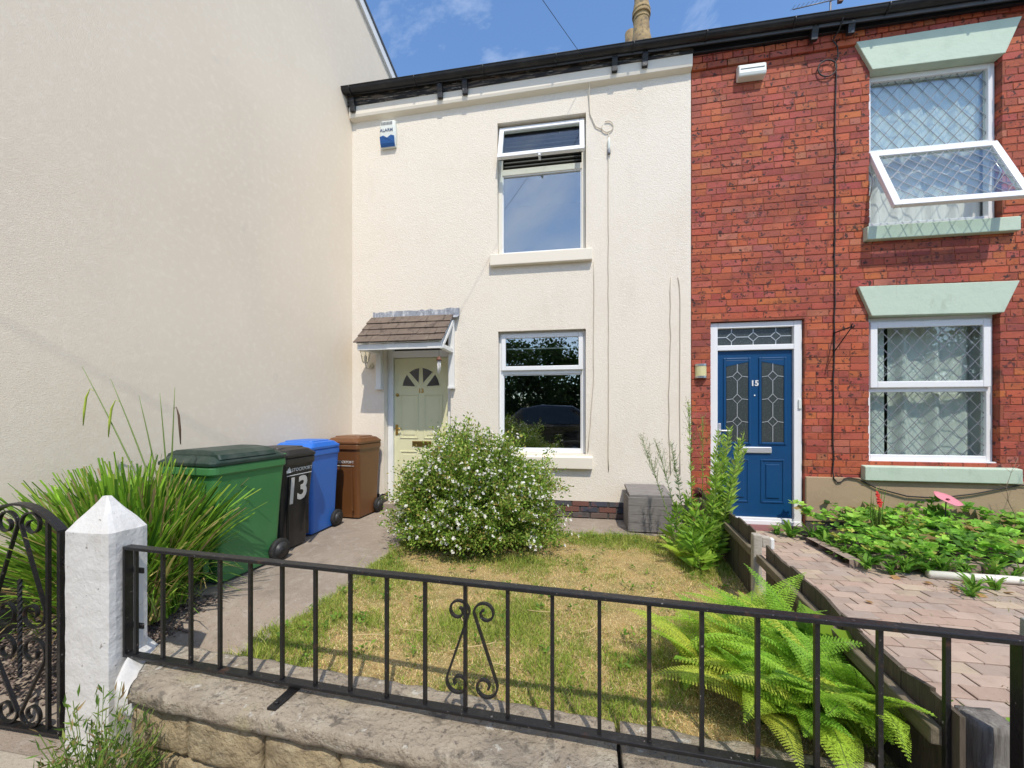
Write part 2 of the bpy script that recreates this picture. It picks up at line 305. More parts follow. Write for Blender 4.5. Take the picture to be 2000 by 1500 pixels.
def text(s, size, mat, parent, centre, name='lettering', rz=0, ext=.0015, squash=1, tilt=0, local=False, org=None):
    cu = bpy.data.curves.new('t', 'FONT'); cu.body = s; cu.size = size; cu.align_x = 'CENTER'; cu.align_y = 'CENTER'; cu.extrude = ext; cu.offset = size*(.03 if size > .07 else .008)
    cu.resolution_u = 3
    t = bpy.data.objects.new('t', cu); COL.objects.link(t); bpy.context.view_layer.update()
    me = bpy.data.meshes.new_from_object(t.evaluated_get(bpy.context.evaluated_depsgraph_get()))
    COL.objects.unlink(t); bpy.data.objects.remove(t)
    me.name = name; me.transform(Matrix.Rotation(rz, 4, 'Z') @ Matrix.Rotation(R(90)-tilt, 4, 'X') @ Matrix.Diagonal((squash, 1, 1, 1)))
    me.materials.clear(); me.materials.append(MT[mat])
    o = bpy.data.objects.new(name, me); COL.objects.link(o); o.parent = parent
    o.location = Vector(centre)-(Vector((0, 0, 0)) if local else ORG[parent]); return o
# vectorised foliage -----------------------------------------------------------
def unit(v): return v/np.maximum(np.linalg.norm(v, axis=-1, keepdims=True), 1e-9)
def leaves(P, A, Ln, Wd, C, fold=.25, up=None, var=.0):
    """diamond leaves: base P, axis A, length Ln, width Wd, colour C"""
    n = len(P); A = unit(A); ref = rng.normal(size=(n, 3)) if up is None else np.broadcast_to(up, (n, 3))+rng.normal(size=(n, 3))*.35
    B = unit(np.cross(A, ref)); N = unit(np.cross(B, A))
    Ln = np.broadcast_to(Ln, n)[:, None]; Wd = np.broadcast_to(Wd, n)[:, None]
    m = P+A*Ln*.45-N*Wd*fold
    V = np.stack([P, m+B*Wd*.5+N*Wd*fold*2, P+A*Ln, m-B*Wd*.5+N*Wd*fold*2], 1).reshape(-1, 3)
    b = np.arange(n)[:, None]*4
    F = np.concatenate([b+[0, 1, 2], b+[0, 2, 3]], 0)
    return V, F, np.repeat(C, 4, 0)
def ribbons(P, az, H, lean, W, C, seg=3, droop=.5, tipc=None, blunt=0.0):
    """curved blades: start P, azimuth, length H, lean 0..1.5, width W"""
    n = len(P); ts = np.linspace(0, 1, seg+1); d = np.stack([np.cos(az), np.sin(az), np.zeros(n)], 1); sd = np.stack([-np.sin(az), np.cos(az), np.zeros(n)], 1)
    tw = rng.normal(size=n)*.9; sd = sd*np.cos(tw)[:, None]+d*np.sin(tw)[:, None]
    Vs = []; Cs = []
    for t in ts:
        ang = lean*(.35+droop*t)           # angle from vertical grows along the blade
        c = P+(d*(np.sin(ang)*H*t)[:, None])+np.array([0, 0, 1])*(np.cos(ang)*H*t)[:, None]
        wd = (W*(blunt+(1-blunt)*(1-t**1.6)))[:, None]*.5
        Vs += [c-sd*wd, c+sd*wd]; cc = C*(1+.0*t) if tipc is None else C*(1-t*t)+tipc*t*t
        Cs += [cc, cc]
    V = np.stack(Vs, 1).reshape(-1, 3); k = 2*(seg+1); b = np.arange(n)[:, None]*k
    F = np.concatenate([b+[2*i, 2*i+1, 2*i+3, 2*i+2] for i in range(seg)], 0)
    return V, F, np.stack(Cs, 1).reshape(-1, 3)
def cat(parts):
    V = []; F = []; C = []; o = 0
    for v, f, c in parts: V.append(v); F.append(f+o); C.append(c); o += len(v)
    return np.concatenate(V), np.concatenate(F), np.concatenate(C)
def cmix(n, cols, w=None, jit=.18):
    cols = np.array([c[:3] for c in cols], float); i = rng.choice(len(cols), n, p=None if w is None else np.array(w)/sum(w))
    return np.clip(cols[i]*(1+rng.normal(size=(n, 1))*jit), .003, .95)
def spiral(c, r0, r1, a0, a1, n=26):
    return [(c[0]+(r0+(r1-r0)*k/n)*math.cos(R(a0+(a1-a0)*k/n)), c[1]+(r0+(r1-r0)*k/n)*math.sin(R(a0+(a1-a0)*k/n))) for k in range(n+1)]
def wall_mb(x0, x1, z0, z1, holes, yf, depth, sides=True):
    mb = MB(); xs = sorted({x0, x1, *[h[0] for h in holes], *[h[1] for h in holes]}); zs = sorted({z0, z1, *[h[2] for h in holes], *[h[3] for h in holes]})
    for i in range(len(xs)-1):
        for j in range(len(zs)-1):
            cx, cz = (xs[i]+xs[i+1])/2, (zs[j]+zs[j+1])/2
            if any(h[0] < cx < h[1] and h[2] < cz < h[3] for h in holes): continue
            mb.add([(xs[i], yf, zs[j]), (xs[i+1], yf, zs[j]), (xs[i+1], yf, zs[j+1]), (xs[i], yf, zs[j+1])], [(0, 1, 2, 3)])
    y1 = yf+depth
    for a, b, c, d in holes:
        mb.add([(a, yf, c), (a, y1, c), (a, y1, d), (a, yf, d)], [(0, 1, 2, 3)]); mb.add([(b, yf, c), (b, y1, c), (b, y1, d), (b, yf, d)], [(3, 2, 1, 0)])
        mb.add([(a, yf, d), (a, y1, d), (b, y1, d), (b, yf, d)], [(0, 1, 2, 3)])
        if c > z0: mb.add([(a, yf, c), (a, y1, c), (b, y1, c), (b, yf, c)], [(3, 2, 1, 0)])
    if sides:
        for x in (x0, x1): mb.add([(x, yf, z0), (x, y1, z0), (x, y1, z1), (x, yf, z1)], [(0, 1, 2, 3)])
        mb.add([(x0, yf, z1), (x1, yf, z1), (x1, y1, z1), (x0, y1, z1)], [(0, 1, 2, 3)])
    return mb
def frame_mb(x0, x1, z0, z1, t, y0, y1, mb=None):
    mb = mb or MB()
    mb.box(x0, x0+t, y0, y1, z0, z1).box(x1-t, x1, y0, y1, z0, z1).box(x0+t, x1-t, y0, y1, z0, z0+t).box(x0+t, x1-t, y0, y1, z1-t, z1)
    return mb
def lattice_mb(x0, x1, z0, z1, dx, dz, y, wd=.006, th=.003, ox=0, oz=0):
    """diamond leading clipped to a rectangle"""
    mb = MB(); ln = math.hypot(dx, dz); nx, nz = dz/ln, dx/ln
    for sg in (1, -1):
        k0 = -60
        for k in range(-60, 61):
            # line: (x-x0-ox)/dx - sg*(z-z0-oz)/dz = k
            pts = []
            for xx in (x0, x1):
                zz = z0+oz+sg*dz*((xx-x0-ox)/dx-k)
                if z0 <= zz <= z1: pts.append((xx, zz))
            for zz in (z0, z1):
                xx = x0+ox+dx*(k+sg*(zz-z0-oz)/dz)
                if x0 < xx < x1: pts.append((xx, zz))
            if len(pts) >= 2 and math.dist(pts[0], pts[1]) > .01:
                (a, b), (c, d) = pts[0], pts[1]; l = math.dist(pts[0], pts[1]); ux, uz = (c-a)/l, (d-b)/l
                px, pz = -uz*wd/2, ux*wd/2; yy = y-(.001 if sg < 0 else 0)
                mb.add([(a+px, yy, b+pz), (a-px, yy, b-pz), (c-px, yy, d-pz), (c+px, yy, d+pz), (a+px, yy-th, b+pz), (a-px, yy-th, b-pz), (c-px, yy-th, d-pz), (c+px, yy-th, d+pz)],
                       [(4, 5, 6, 7), (0, 1, 5, 4), (1, 2, 6, 5), (2, 3, 7, 6), (3, 0, 4, 7)])
    return mb
# ================================================================ THE SETTING
def struct(mb, name, mat, label, bevel=0, kind='structure'):
    o = mb.build(name, mat, bevel=bevel); tag(o, label, name.replace('_', ' '), kind=kind); return o
g = MB(); g.add([(-900, -900, -.5), (900, -900, -.5), (900, 900, -.5), (-900, 900, -.5)], [(0, 1, 2, 3)])
struct(g, 'ground', 'ground', 'bare earth stretching away under the whole street')
struct(MB().box(-40, 40, -6.6, -3.46, -.49, -.33), 'pavement', 'pavement', 'pale gritty concrete pavement in front of the gate')
struct(MB().box(-40, 40, -13, -6.6, -.49, -.25), 'road', 'road', 'dark asphalt road behind the viewer')
def sm(t): t = min(max(t, 0), 1); return t*t*(3-2*t)
def hpath(y): return -.325*sm((-2.5-y)/.92)
def hlawn(x, y): return .035+.07*sm((-2.5-y)/.9)+.012*math.sin(x*3.1+y*2.2)
def lx(y): return -3.16+.223*y           # face of the gable wall
NR = R(3.7)
U = Vector((math.cos(NR), -math.sin(NR), 0)); NV = Vector((math.sin(NR), math.cos(NR), 0)); C0 = Vector((0, -5.1, 0))
def fp(t, d, z=0): return C0+U*t+NV*d+Vector((0, 0, z))     # point in the frame of the front wall
# concrete path: a sloping strip beside the gable wall and an apron along the house
mb = MB(); ys = [i*-.1 for i in range(0, 37)]
for j in range(len(ys)-1):
    y0, y1 = ys[j+1], ys[j]; xr = lambda y: -1.76+.012*math.sin(y*17)+.01*math.sin(y*41)
    for k in range(6):
        X = lambda y, k: lx(y)+.02+(xr(y)-lx(y)-.02)*k/6
        mb.add([(X(y0, k), y0, hpath(y0)), (X(y0, k+1), y0, hpath(y0)), (X(y1, k+1), y1, hpath(y1)), (X(y1, k), y1, hpath(y1))], [(0, 1, 2, 3)], True)
mb.box(-1.758, 1.40, -.70, -.001, -.3, -.004)
struct(mb, 'path', 'concrete', 'worn pinkish grey concrete path leading past the bins to the door')
# soil under the lawn and fern bed
mb = MB(); n = 24; xs = np.linspace(-1.75, 1.44, n+1); yy = np.linspace(-3.50, -.70, n+1)
ffx = lambda y: 1.27+.0955*(y+2.16)      # fence line (y world)
P = [[(min(x, ffx(y)+.06), max(y, -3.47-.0645*x), hlawn(x, y)-.02) for x in xs] for y in yy]
V = [p for r in P for p in r]
mb.add(V, [(j*(n+1)+i, j*(n+1)+i+1, (j+1)*(n+1)+i+1, (j+1)*(n+1)+i) for j in range(n) for i in range(n)], True)
struct(mb, 'lawn', 'turf', 'small patchy front lawn, half straw coloured and half green')
struct(MB().box(1.18, 9, -3.95, -.001, -.48, -.058), 'garden_ground', 'soil', 'soil under the block paving in front of the blue door')

# block paving, every sett its own piece
pav = MB().box(1.2, 6.5, -3.90, -.002, -.057, -.045).build('paving', 'soil'); tag(pav, 'pinkish block paving laid in staggered courses beside the low fence', 'paving', kind='structure')
def piece_mesh(name, mat, bx, bz, k=3):
    out = []
    for q in range(k):
        j = lambda a: random.uniform(-a, a)
        v = [(-.5, 1, -.5), (.5, 1, -.5), (.5, 1, .5), (-.5, 1, .5)]
        v += [(-.5, .06+j(.02), -.5), (.5, .06+j(.02), -.5), (.5, .06+j(.02), .5), (-.5, .06+j(.02), .5)]
        v += [(-.5+bx+j(bx*.5), j(.012), -.5+bz+j(bz*.5)), (.5-bx+j(bx*.5), j(.012), -.5+bz+j(bz*.5)), (.5-bx+j(bx*.5), j(.012), .5-bz+j(bz*.5)), (-.5+bx+j(bx*.5), j(.012), .5-bz+j(bz*.5))]
        f = [(8, 9, 10, 11)]+[(4+i, 4+(i+1) % 4, 8+(i+1) % 4, 8+i) for i in range(4)]+[(i, (i+1) % 4, 4+(i+1) % 4, 4+i) for i in range(4)]
        me = bpy.data.meshes.new(name); me.from_pydata(v, [], f); me.materials.append(MT[mat]); out.append(me)
    return out
pm = piece_mesh('paver', 'paver', .03, .045)
cols = [(.39, .295, .235), (.37, .285, .23), (.41, .31, .245), (.36, .29, .24), (.42, .335, .245), (.38, .275, .215)]
def infr(p):     # roughly inside the picture
    v = Matrix.Rotation(-R(9.23), 3, 'Z') @ (Vector(p)-Vector((0, -5.1, 1.38)))
    if v.y < .2: return None
    return 1000+751*v.x/v.y, 805-751*v.z/v.y, v.y
pl_ = []; row = 0; y = -3.86
while y < -.10:
    x = 1.2+(.1025 if row % 2 else 0)
    while x < 6.2:
        cx, cy = x+.1025, y+.0525
        okb = not (cx > 2.50 and cy > -1.17)
        q = infr((cx, cy, 0))
        if okb and cx > ffx(cy)+.02: pl_.append((q[2] if q and -20 < q[0] < 2050 and q[1] < 1540 else 99, cx, cy))
        x += .205
    y += .105; row += 1
pl_.sort(); pv = []; pF = []; pC = []
for i, (dd, cx, cy) in enumerate(pl_):
    c = random.choice(cols); k = random.uniform(.92, 1.12); col = (c[0]*k, c[1]*k, c[2]*k, 1); me = random.choice(pm); zz = random.uniform(-.003, .003)
    if i < 300 and dd < 99:
        o = bpy.data.objects.new('paver', me); COL.objects.link(o); o.parent = pav
        o.location = (cx, cy, zz); o.scale = (.199, .05, .099); o.rotation_euler = (R(-90)+random.uniform(-.012, .012), random.uniform(-.01, .01), random.uniform(-.012, .012)); o.color = col
    else:
        b0 = len(pv)
        for v in me.vertices: pv.append((cx+v.co.x*.199, cy+v.co.z*.099, zz-v.co.y*.05)); pC.append(col[:3])
        for p in me.polygons: pF.append([b0+k_ for k_ in p.vertices])
if pv:
    o = npmesh('far_pavers', pv, pF, 'paver_attr', pav, C=np.array(pC)); o['kind'] = 'stuff'

# ================================================================ RENDERED HOUSE, number 13
H13 = empty('rendered_house', (-.86, 0, 0), 'cream rendered terraced house with pale green front door and black gutter', 'house')
x0, x1 = -3.16, 1.435
holes = [(-1.03, .148, 3.50, 5.285), (-1.02, .146, .83, 2.47), (-2.672, -1.685, 0, 2.50)]
wall_mb(x0, x1, .22, 5.9, [(a, b, max(c, .22), d) for a, b, c, d in holes], 0, .16).build('wall', 'render13', H13)
def ez(x): return .016*(x+3.16)
mb = MB()
for a, b in ((x0, x1),):
    za, zb = 5.535+ez(a)*1.1, 5.535+ez(b)*1.1
    prof = lambda z: [(0.002, z), (-.07, z+.025), (-.08, z+.06), (-.08, z+.19), (.002, z+.19)]
    A = [(a, y, z) for y, z in prof(za)]; B = [(b, y, z) for y, z in prof(zb)]
    mb.add(A+B, [(0, 1, 6, 5), (1, 2, 7, 6), (2, 3, 8, 7), (3, 4, 9, 8), (4, 3, 2, 1, 0), (5, 6, 7, 8, 9)])
mb.build('cornice', 'trim13', H13, bevel=.004)
# plinth of painted bricks
plh = MB().box(x0, -2.675, .012, .15, -.05, .22).box(-1.683, x1, .012, .15, -.05, .22).build('plinth', 'plinth_mortar', H13)
pbm = piece_mesh('brick', 'plinth_brick', .015, .06)
for r in range(3):
    x = -1.68+(.11 if r % 2 else 0)
    while x < 1.42:
        wd = min(.225, 1.432-x)
        if wd > .05:
            o = bpy.data.objects.new('brick', random.choice(pbm)); COL.objects.link(o); o.parent = plh
            o.location = Vector((x+wd/2, random.uniform(-.004, .004), .004+r*.074+.034))-ORG[plh]; o.scale = (wd-.012, .09, .064)
            o.color = random.choice([(.055, .06, .085, 1), (.07, .07, .08, 1), (.05, .055, .075, 1), (.16, .07, .055, 1)] if r else [(.17, .10, .08, 1), (.13, .09, .075, 1), (.10, .085, .08, 1)])
        x += .235
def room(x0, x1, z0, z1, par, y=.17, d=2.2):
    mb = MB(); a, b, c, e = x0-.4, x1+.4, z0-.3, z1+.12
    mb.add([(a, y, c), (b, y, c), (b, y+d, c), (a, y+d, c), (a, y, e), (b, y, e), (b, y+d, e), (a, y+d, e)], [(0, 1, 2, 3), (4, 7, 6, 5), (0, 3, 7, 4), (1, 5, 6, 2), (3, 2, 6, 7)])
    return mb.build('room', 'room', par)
def sub(name, parent, label=None):
    o = bpy.data.objects.new(name, None); o.empty_display_size = .05; COL.objects.link(o); o.parent = parent; ORG[o] = ORG[parent]
    if label: o['label'] = label
    return o
def tilt(mb, yh, zh, a):
    s, c = math.sin(a), math.cos(a)
    mb.v = [(x, yh+(y-yh)*c+(z-zh)*s, zh+(z-zh)*c-(y-yh)*s) for x, y, z in mb.v]; return mb
# upper window
W = sub('window', H13, 'upper window with its top light propped open')
f = frame_mb(-1.028, .146, 3.502, 5.283, .052, .085, .15); f.box(-.976, .094, .087, .148, 4.62, 4.70); f.build('frame', 'upvc_aged', W, bevel=.004)
frame_mb(-.976, .094, 3.554, 4.62, .014, .10, .14).build('glazing_bead', 'upvc', W)
MB().box(-.962, .080, .118, .124, 3.568, 4.606).build('pane', 'glass', W)
A = R(19)
tilt(frame_mb(-1.008, .126, 4.70, 5.235, .062, .045, .095), .09, 5.235, A).build('sash', 'upvc', W, bevel=.006)
tilt(MB().box(-.946, .064, .066, .072, 4.762, 5.173), .09, 5.235, A).build('sash_pane', 'glass_lo', W)
tilt(MB().box(-.99, .108, .096, .112, 4.712, 4.722), .09, 5.235, A).build('sash_seal', 'rubber', W)
tilt(MB().box(-.465, -.435, .05, .13, 4.665, 4.70), .09, 5.235, A).build('sash_handle', 'upvc', W, bevel=.006)
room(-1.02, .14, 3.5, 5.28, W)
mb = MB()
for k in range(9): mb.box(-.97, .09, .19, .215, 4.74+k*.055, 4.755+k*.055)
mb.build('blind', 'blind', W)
mb = MB(); mb.hexa([(-1.12, -.07, 3.342), (.225, -.07, 3.342), (.225, .09, 3.342), (-1.12, .09, 3.342)], [(-1.12, -.07, 3.49), (.225, -.07, 3.49), (.225, .09, 3.515), (-1.12, .09, 3.515)])
mb.build('sill', 'trim13', W, bevel=.008)
# lower window
W = sub('window', H13, 'closed lower window beside the flowering bush')
f = frame_mb(-1.018, .144, .832, 2.468, .05, .085, .15); f.box(-.968, .094, .087, .148, 1.895, 1.955); f.build('frame', 'upvc', W, bevel=.004)
frame_mb(-.985, .111, 1.945, 2.44, .058, .055, .10).build('sash', 'upvc', W, bevel=.006)
frame_mb(-.968, .094, .882, 1.895, .014, .10, .14).build('glazing_bead', 'upvc', W)
MB().box(-.927, .053, .075, .081, 2.003, 2.382).build('sash_pane', 'glass', W)
MB().box(-.954, .080, .118, .124, .896, 1.881).build('pane', 'glass', W)
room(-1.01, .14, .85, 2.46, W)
mb = MB()
for k in range(1): mb.box(-.93, .05, .16, .17, 2.245, 2.262)
mb.build('blind_rail', 'white_wood', W)
mb = MB(); mb.hexa([(-1.12, -.07, .645), (.23, -.07, .645), (.23, .09, .645), (-1.12, .09, .645)], [(-1.12, -.07, .795), (.23, -.07, .795), (.23, .09, .828), (-1.12, .09, .828)])
mb.build('sill', 'trim13', W, bevel=.008)
# door 13
Dr = sub('door', H13, 'pale green panelled door with a sunburst of glass and the number 13')
MB().box(-2.668, -2.592, .11, .19, .03, 2.496).box(-1.765, -1.689, .11, .19, .03, 2.496).box(-2.592, -1.765, .112, .19, 2.165, 2.262).box(-2.592, -1.765, .112, .19, 2.45, 2.496).build('door_frame', 'white_wood', Dr, bevel=.005)
MB().box(-2.668, -1.689, -.06, .2, -.02, .10).build('threshold', 'concrete', Dr, bevel=.01)
MB().box(-2.588, -1.769, .15, .19, .105, 2.160).build('leaf', 'door13', Dr, bevel=.003)
MB().box(-2.588, -1.769, .16, .166, 2.266, 2.446).build('fanlight', 'dark_glass', Dr)
cx, cz, r = -2.178, 1.735, .285
for a0, a1 in ((4, 42), (50, 86.5), (93.5, 130), (138, 176)):
    pts = []
    k0 = .075
    pts = [(cx+k0*math.cos(R((a0+a1)/2)), cz+max(.0, k0*math.sin(R((a0+a1)/2))-.02))]+[(cx+r*math.cos(R(a0+(a1-a0)*k/10)), cz+r*math.sin(R(a0+(a1-a0)*k/10))) for k in range(11)]
    MB().extrude_xz(pts, .146, .152).build('pane', 'dark_glass', Dr)
    mb = MB(); mb.ribbon(pts+[pts[0]], .012, .142, .152); mb.build('glazing_bead', 'door13', Dr)
for (a, b, c, d) in ((-2.50, -2.22, 1.0, 1.64), (-2.135, -1.855, 1.0, 1.64), (-2.50, -2.22, .25, .82), (-2.135, -1.855, .25, .82)):
    mb = frame_mb(a, b, c, d, .018, .141, .152); mb.build('panel_moulding', 'door13', Dr, bevel=.004)
    MB().box(a+.05, b-.05, .144, .152, c+.05, d-.05).build('panel', 'door13', Dr, bevel=.006)
MB().box(-2.31, -2.02, .138, .152, .885, .965).build('letterbox', 'brass', Dr, bevel=.006)
text('13', .085, 'brass', Dr, (-2.178, .146, 1.685), 'number', ext=.003)
MB().lathe([(.022, 0), (.024, .006), (.018, .02)], (-2.535, .13, 1.63), axis='y').build('lock', 'brass', Dr)
mb = MB().box(-2.565, -2.53, .14, .152, 1.05, 1.20); mb.tube([(-2.548, .145, 1.145), (-2.548, .10, 1.145), (-2.46, .095, 1.145)], .009); mb.build('handle', 'brass', Dr)
# canopy
Ca = sub('canopy', H13, 'small brown tiled canopy with white gallows brackets over the green door')
sd = Vector((0, .44, .43)).normalized(); sn = Vector((0, -sd.z, sd.y)); sb = Vector((0, -.50, 2.27)); SL = .615
def slab(x0, x1, s0, s1, h0, h1, th):   # plate on the slope, h at s0 and s1
    B = [sb+sd*s0+sn*h0, sb+sd*s1+sn*h1]
    q = lambda x, b, h: (x, b.y+sn.y*h, b.z+sn.z*h)
    return MB().hexa([q(x0, B[0], 0), q(x1, B[0], 0), q(x1, B[1], 0), q(x0, B[1], 0)], [q(x0, B[0], th), q(x1, B[0], th), q(x1, B[1], th), q(x0, B[1], th)])
slab(-2.80, -1.64, .01, SL, -.012, -.012, .012).build('decking', 'white_wood', Ca)
for r_ in range(4):
    x = -2.822; s0 = r_*SL/4.15-.012; first = True
    while x < -1.64:
        wd = random.uniform(.20, .30) if not first or r_ % 2 == 0 else random.uniform(.10, .16); first = False
        e = min(x+wd, -1.622)
        if -1.622-e < .07: e = -1.622
        slab(x+.002, e-.002, s0+random.uniform(-.006, .006), s0+SL/4.15+.03, .022+random.uniform(0, .004), .006, .013).build('tile', 'tile', Ca, bevel=.002)
        x = e
mb = MB(); xs_ = np.linspace(-2.83, -1.555, 22)
top = [2.795+random.uniform(-.012, .012)+.012*(x+2.83) for x in xs_]
vs_ = []; fs_ = []
for i, x in enumerate(xs_):
    vs_ += [(x, -.012-random.uniform(0, .006), top[i]), (x, -.02, 2.715), (x-.01*(i > 0)+.0, -.10, 2.665)]
for i in range(len(xs_)-1): fs_ += [(3*i, 3*i+1, 3*i+4, 3*i+3), (3*i+1, 3*i+2, 3*i+5, 3*i+4)]
mb.add(vs_, fs_); o = mb.build('flashing', 'lead', Ca); sdm = o.modifiers.new('s', 'SOLIDIFY'); sdm.thickness = .006
MB().box(-2.79, -1.645, -.485, -.46, 2.185, 2.262).build('fascia_board', 'white_wood', Ca, bevel=.003)
for bx in (-2.765, -1.70):
    mb = MB().box(bx, bx+.075, -.06, -.002, 1.735, 2.64)
    mb.build('bracket_post', 'white_wood', Ca, bevel=.005)
    MB().box(bx-.006, bx+.081, -.075, -.002, 1.70, 1.735).build('bracket_foot', 'white_wood', Ca, bevel=.004)
    MB().box(bx+.005, bx+.07, -.458, -.062, 2.19, 2.245).build('bracket_arm', 'white_wood', Ca, bevel=.004)
    mb = MB(); mb.extrude_yz([(-.455, 2.248), (-.395, 2.248), (-.062, 2.575), (-.062, 2.64)], bx+.004, bx+.071); mb.build('bracket_rafter', 'white_wood', Ca, bevel=.003)
# eaves
def eave(par, xa, xb, zb0, zb1, mat, gz0, gz1, fy, name='fascia'):
    mb = MB(); mb.hexa([(xa, fy, zb0), (xb, fy, zb1), (xb, .1, zb1), (xa, .1, zb0)], [(xa, fy, 5.90), (xb, fy, 5.90), (xb, .1, 5.90), (xa, .1, 5.90)])
    mb.build(name, mat, par, bevel=.004)
    mb = MB(); nseg = 14; n = 9
    for side in (1, 0):
        rr = .060 if side else .055
        vs = []
        for i in range(nseg+1):
            x = xa+(xb-xa)*i/nseg; zc = gz0+(gz1-gz0)*i/nseg
            for k in range(n): t = math.pi+math.pi*k/(n-1); vs.append((x, -.158+rr*math.cos(t)*(1.0), zc+rr*math.sin(t)*1.05))
        fs = [(i*n+k, i*n+k+1, (i+1)*n+k+1, (i+1)*n+k) for i in range(nseg) for k in range(n-1)]
        mb.add(vs, fs, True)
    for xe, zc in ((xa, gz0), (xb, gz1)):
        mb.add([(xe, -.158+.060*math.cos(math.pi+math.pi*k/8), zc+.065*math.sin(math.pi+math.pi*k/8)) for k in range(9)], [tuple(range(9))])
    mb.tube([(xa, -.218, gz0), (xb, -.218, gz1)], .007, 6)
    mb.build('gutter', 'gutter', par)
    for i in range(int((xb-xa)/.95)+1):
        x = xa+.12+i*.95
        if x > xb-.05: break
        zc = gz0+(gz1-gz0)*(x-xa)/(xb-xa); m2 = MB()
        m2.tube([(x, -.158+.066*math.cos(math.pi+math.pi*k/8), zc+.07*math.sin(math.pi+math.pi*k/8)) for k in range(9)]+[(x, -.05, zc-.01)], .009, 6)
        m2.build('gutter_bracket', 'gutter', par)
eave(H13, -3.20, 1.44, 5.712, 5.788, 'fascia13', 5.895, 5.920, -.092)
def corbel(par, x, z):
    mb = MB(); mb.extrude_yz([(-.07, z-.12), (-.118, z-.125), (-.122, z-.06), (-.145, z), (-.14, z+.05), (-.07, z+.055)], x-.035, x+.035); mb.build('corbel', 'corbel', par, bevel=.004)
for x, z in ((-3.09, 5.745), (-1.80, 5.765), (-1.45, 5.775), (.50, 5.80), (.865, 5.81)): corbel(H13, x, z)
def roof(par, xa, xb, slope_left):
    th = .06; L_ = lambda y: (lx(y)+.03 if slope_left else xa)
    mb = MB(); r0, r1, z0_, z1_ = -.14, 3.9, 5.83, 8.55
    mb.hexa([(L_(r0), r0, z0_), (xb, r0, z0_), (xb, r1, z1_), (L_(r1), r1, z1_)], [(L_(r0), r0, z0_+th), (xb, r0, z0_+th), (xb, r1, z1_+th), (L_(r1), r1, z1_+th)])
    mb.hexa([(L_(r1), r1, z1_), (xb, r1, z1_), (xb, 8, 5.83), (L_(8), 8, 5.83)], [(L_(r1), r1, z1_+th), (xb, r1, z1_+th), (xb, 8, 5.83+th), (L_(8), 8, 5.83+th)])
    mb.build('roof', 'slate', par)
roof(H13, -3.16, 1.436, True)
# ================================================================ BRICK HOUSE, number 15
H15 = empty('brick_house', (3.9, 0, 0), 'red brick terraced house with blue front door and sage green lintels', 'house')
X0, X1 = 1.44, 6.4
UW = (3.40, 4.70, 3.55, 5.348); LW = (3.395, 4.68, .80, 2.50); DO = (1.668, 2.715, 0, 2.495)
e = .005
wl = wall_mb(X0, X1, .0, 6.0, [(a-e, b+e, c-e if c else 0, d+e) for a, b, c, d in (UW, LW, DO)], .004, .15).build('wall', 'mortar', H15)
bm_ = piece_mesh('brick', 'brick', .012, .045)
CH = .0815; pal = [(.43, .094, .038), (.40, .082, .036), (.37, .076, .044), (.44, .108, .040), (.32, .062, .040), (.41, .125, .072), (.38, .085, .054)]
pw = [3, 3, 3, 2.5, 1.5, .8, 1.6]
def fan(x, z): return .031*(x-1.44)*min(max((z-3.45)/2.25, 0), 1.05)
bricks = []; r_ = 0; z = -.005
while z < 6.0:
    hdr = (r_ % 4 == 2)
    x = X0-random.choice([0, .06, .12]); first = True
    while x < X1:
        wd = (.1175 if (hdr or random.random() < .10) else .235)+random.uniform(-.006, .006)
        a, b = max(x, X0), min(x+wd, X1); x += wd; zc = z+CH/2
        segs = [(a, b)]
        for hx0, hx1, hz0, hz1 in (UW, LW, DO):
            zz = zc+fan((a+b)/2, zc)
            if hz0-.02 < zz < hz1+.005:
                ns = []
                for s0, s1 in segs:
                    if s1 <= hx0 or s0 >= hx1: ns.append((s0, s1))
                    else:
                        if s0 < hx0: ns.append((s0, hx0+.004))
                        if s1 > hx1: ns.append((hx1-.004, s1))
                segs = ns
        for s0, s1 in segs:
            if s1-s0 < .035: continue
            if zc < .60 and (s0+s1)/2 > 2.70: continue        # hidden behind the cement plinth
            bricks.append(((s0+s1)/2, zc+fan((s0+s1)/2, zc), s1-s0-.008, CH-.0075))
    z += CH; r_ += 1
def bcol():
    c = random.choices(pal, pw)[0]; k = random.uniform(.88, 1.12); return (c[0]*k, c[1]*k*random.uniform(.9, 1.15), c[2]*k*random.uniform(.85, 1.25), 1)
sc = []
for i, (x, zc, wd, h) in enumerate(bricks):
    q = infr((x, 0, zc)); vis = q and -20 < q[0] < 2010 and -20 < q[1] < 1500
    hid = (3.45 < x < 4.6 and (2.5 < zc < 2.82 or 5.37 < zc < 5.70)) or zc > 5.86
    sc.append(((wd*h/q[2]**2) if vis and not hid else 0, i))
big = {i for s, i in sorted(sc, reverse=True)[:300] if s > 0}
fv = []; fF = []; fc = []
for i, (x, zc, wd, h) in enumerate(bricks):
    over = .028 if zc-fan(x, zc) > 5.655 else 0
    y = -over+random.uniform(-.002, .002); col = bcol(); ry = -math.atan(.031*min(max((zc-3.45)/2.25, 0), 1)); dp = .115+over
    if i in big:
        o = bpy.data.objects.new('brick', random.choice(bm_)); COL.objects.link(o); o.parent = wl
        o.location = Vector((x, y, zc))-ORG[wl]; o.scale = (wd, dp, h); o.rotation_euler = (0, ry, 0); o.color = col
    else:
        me = random.choice(bm_); s_, c_ = math.sin(ry), math.cos(ry); b0 = len(fv)
        for v in me.vertices:
            px, py, pz = v.co.x*wd, v.co.y*dp, v.co.z*h
            fv.append((x+px*c_+pz*s_, y+py, zc-px*s_+pz*c_)); fc.append(col[:3])
        for p in me.polygons: fF.append([b0+k for k in p.vertices])
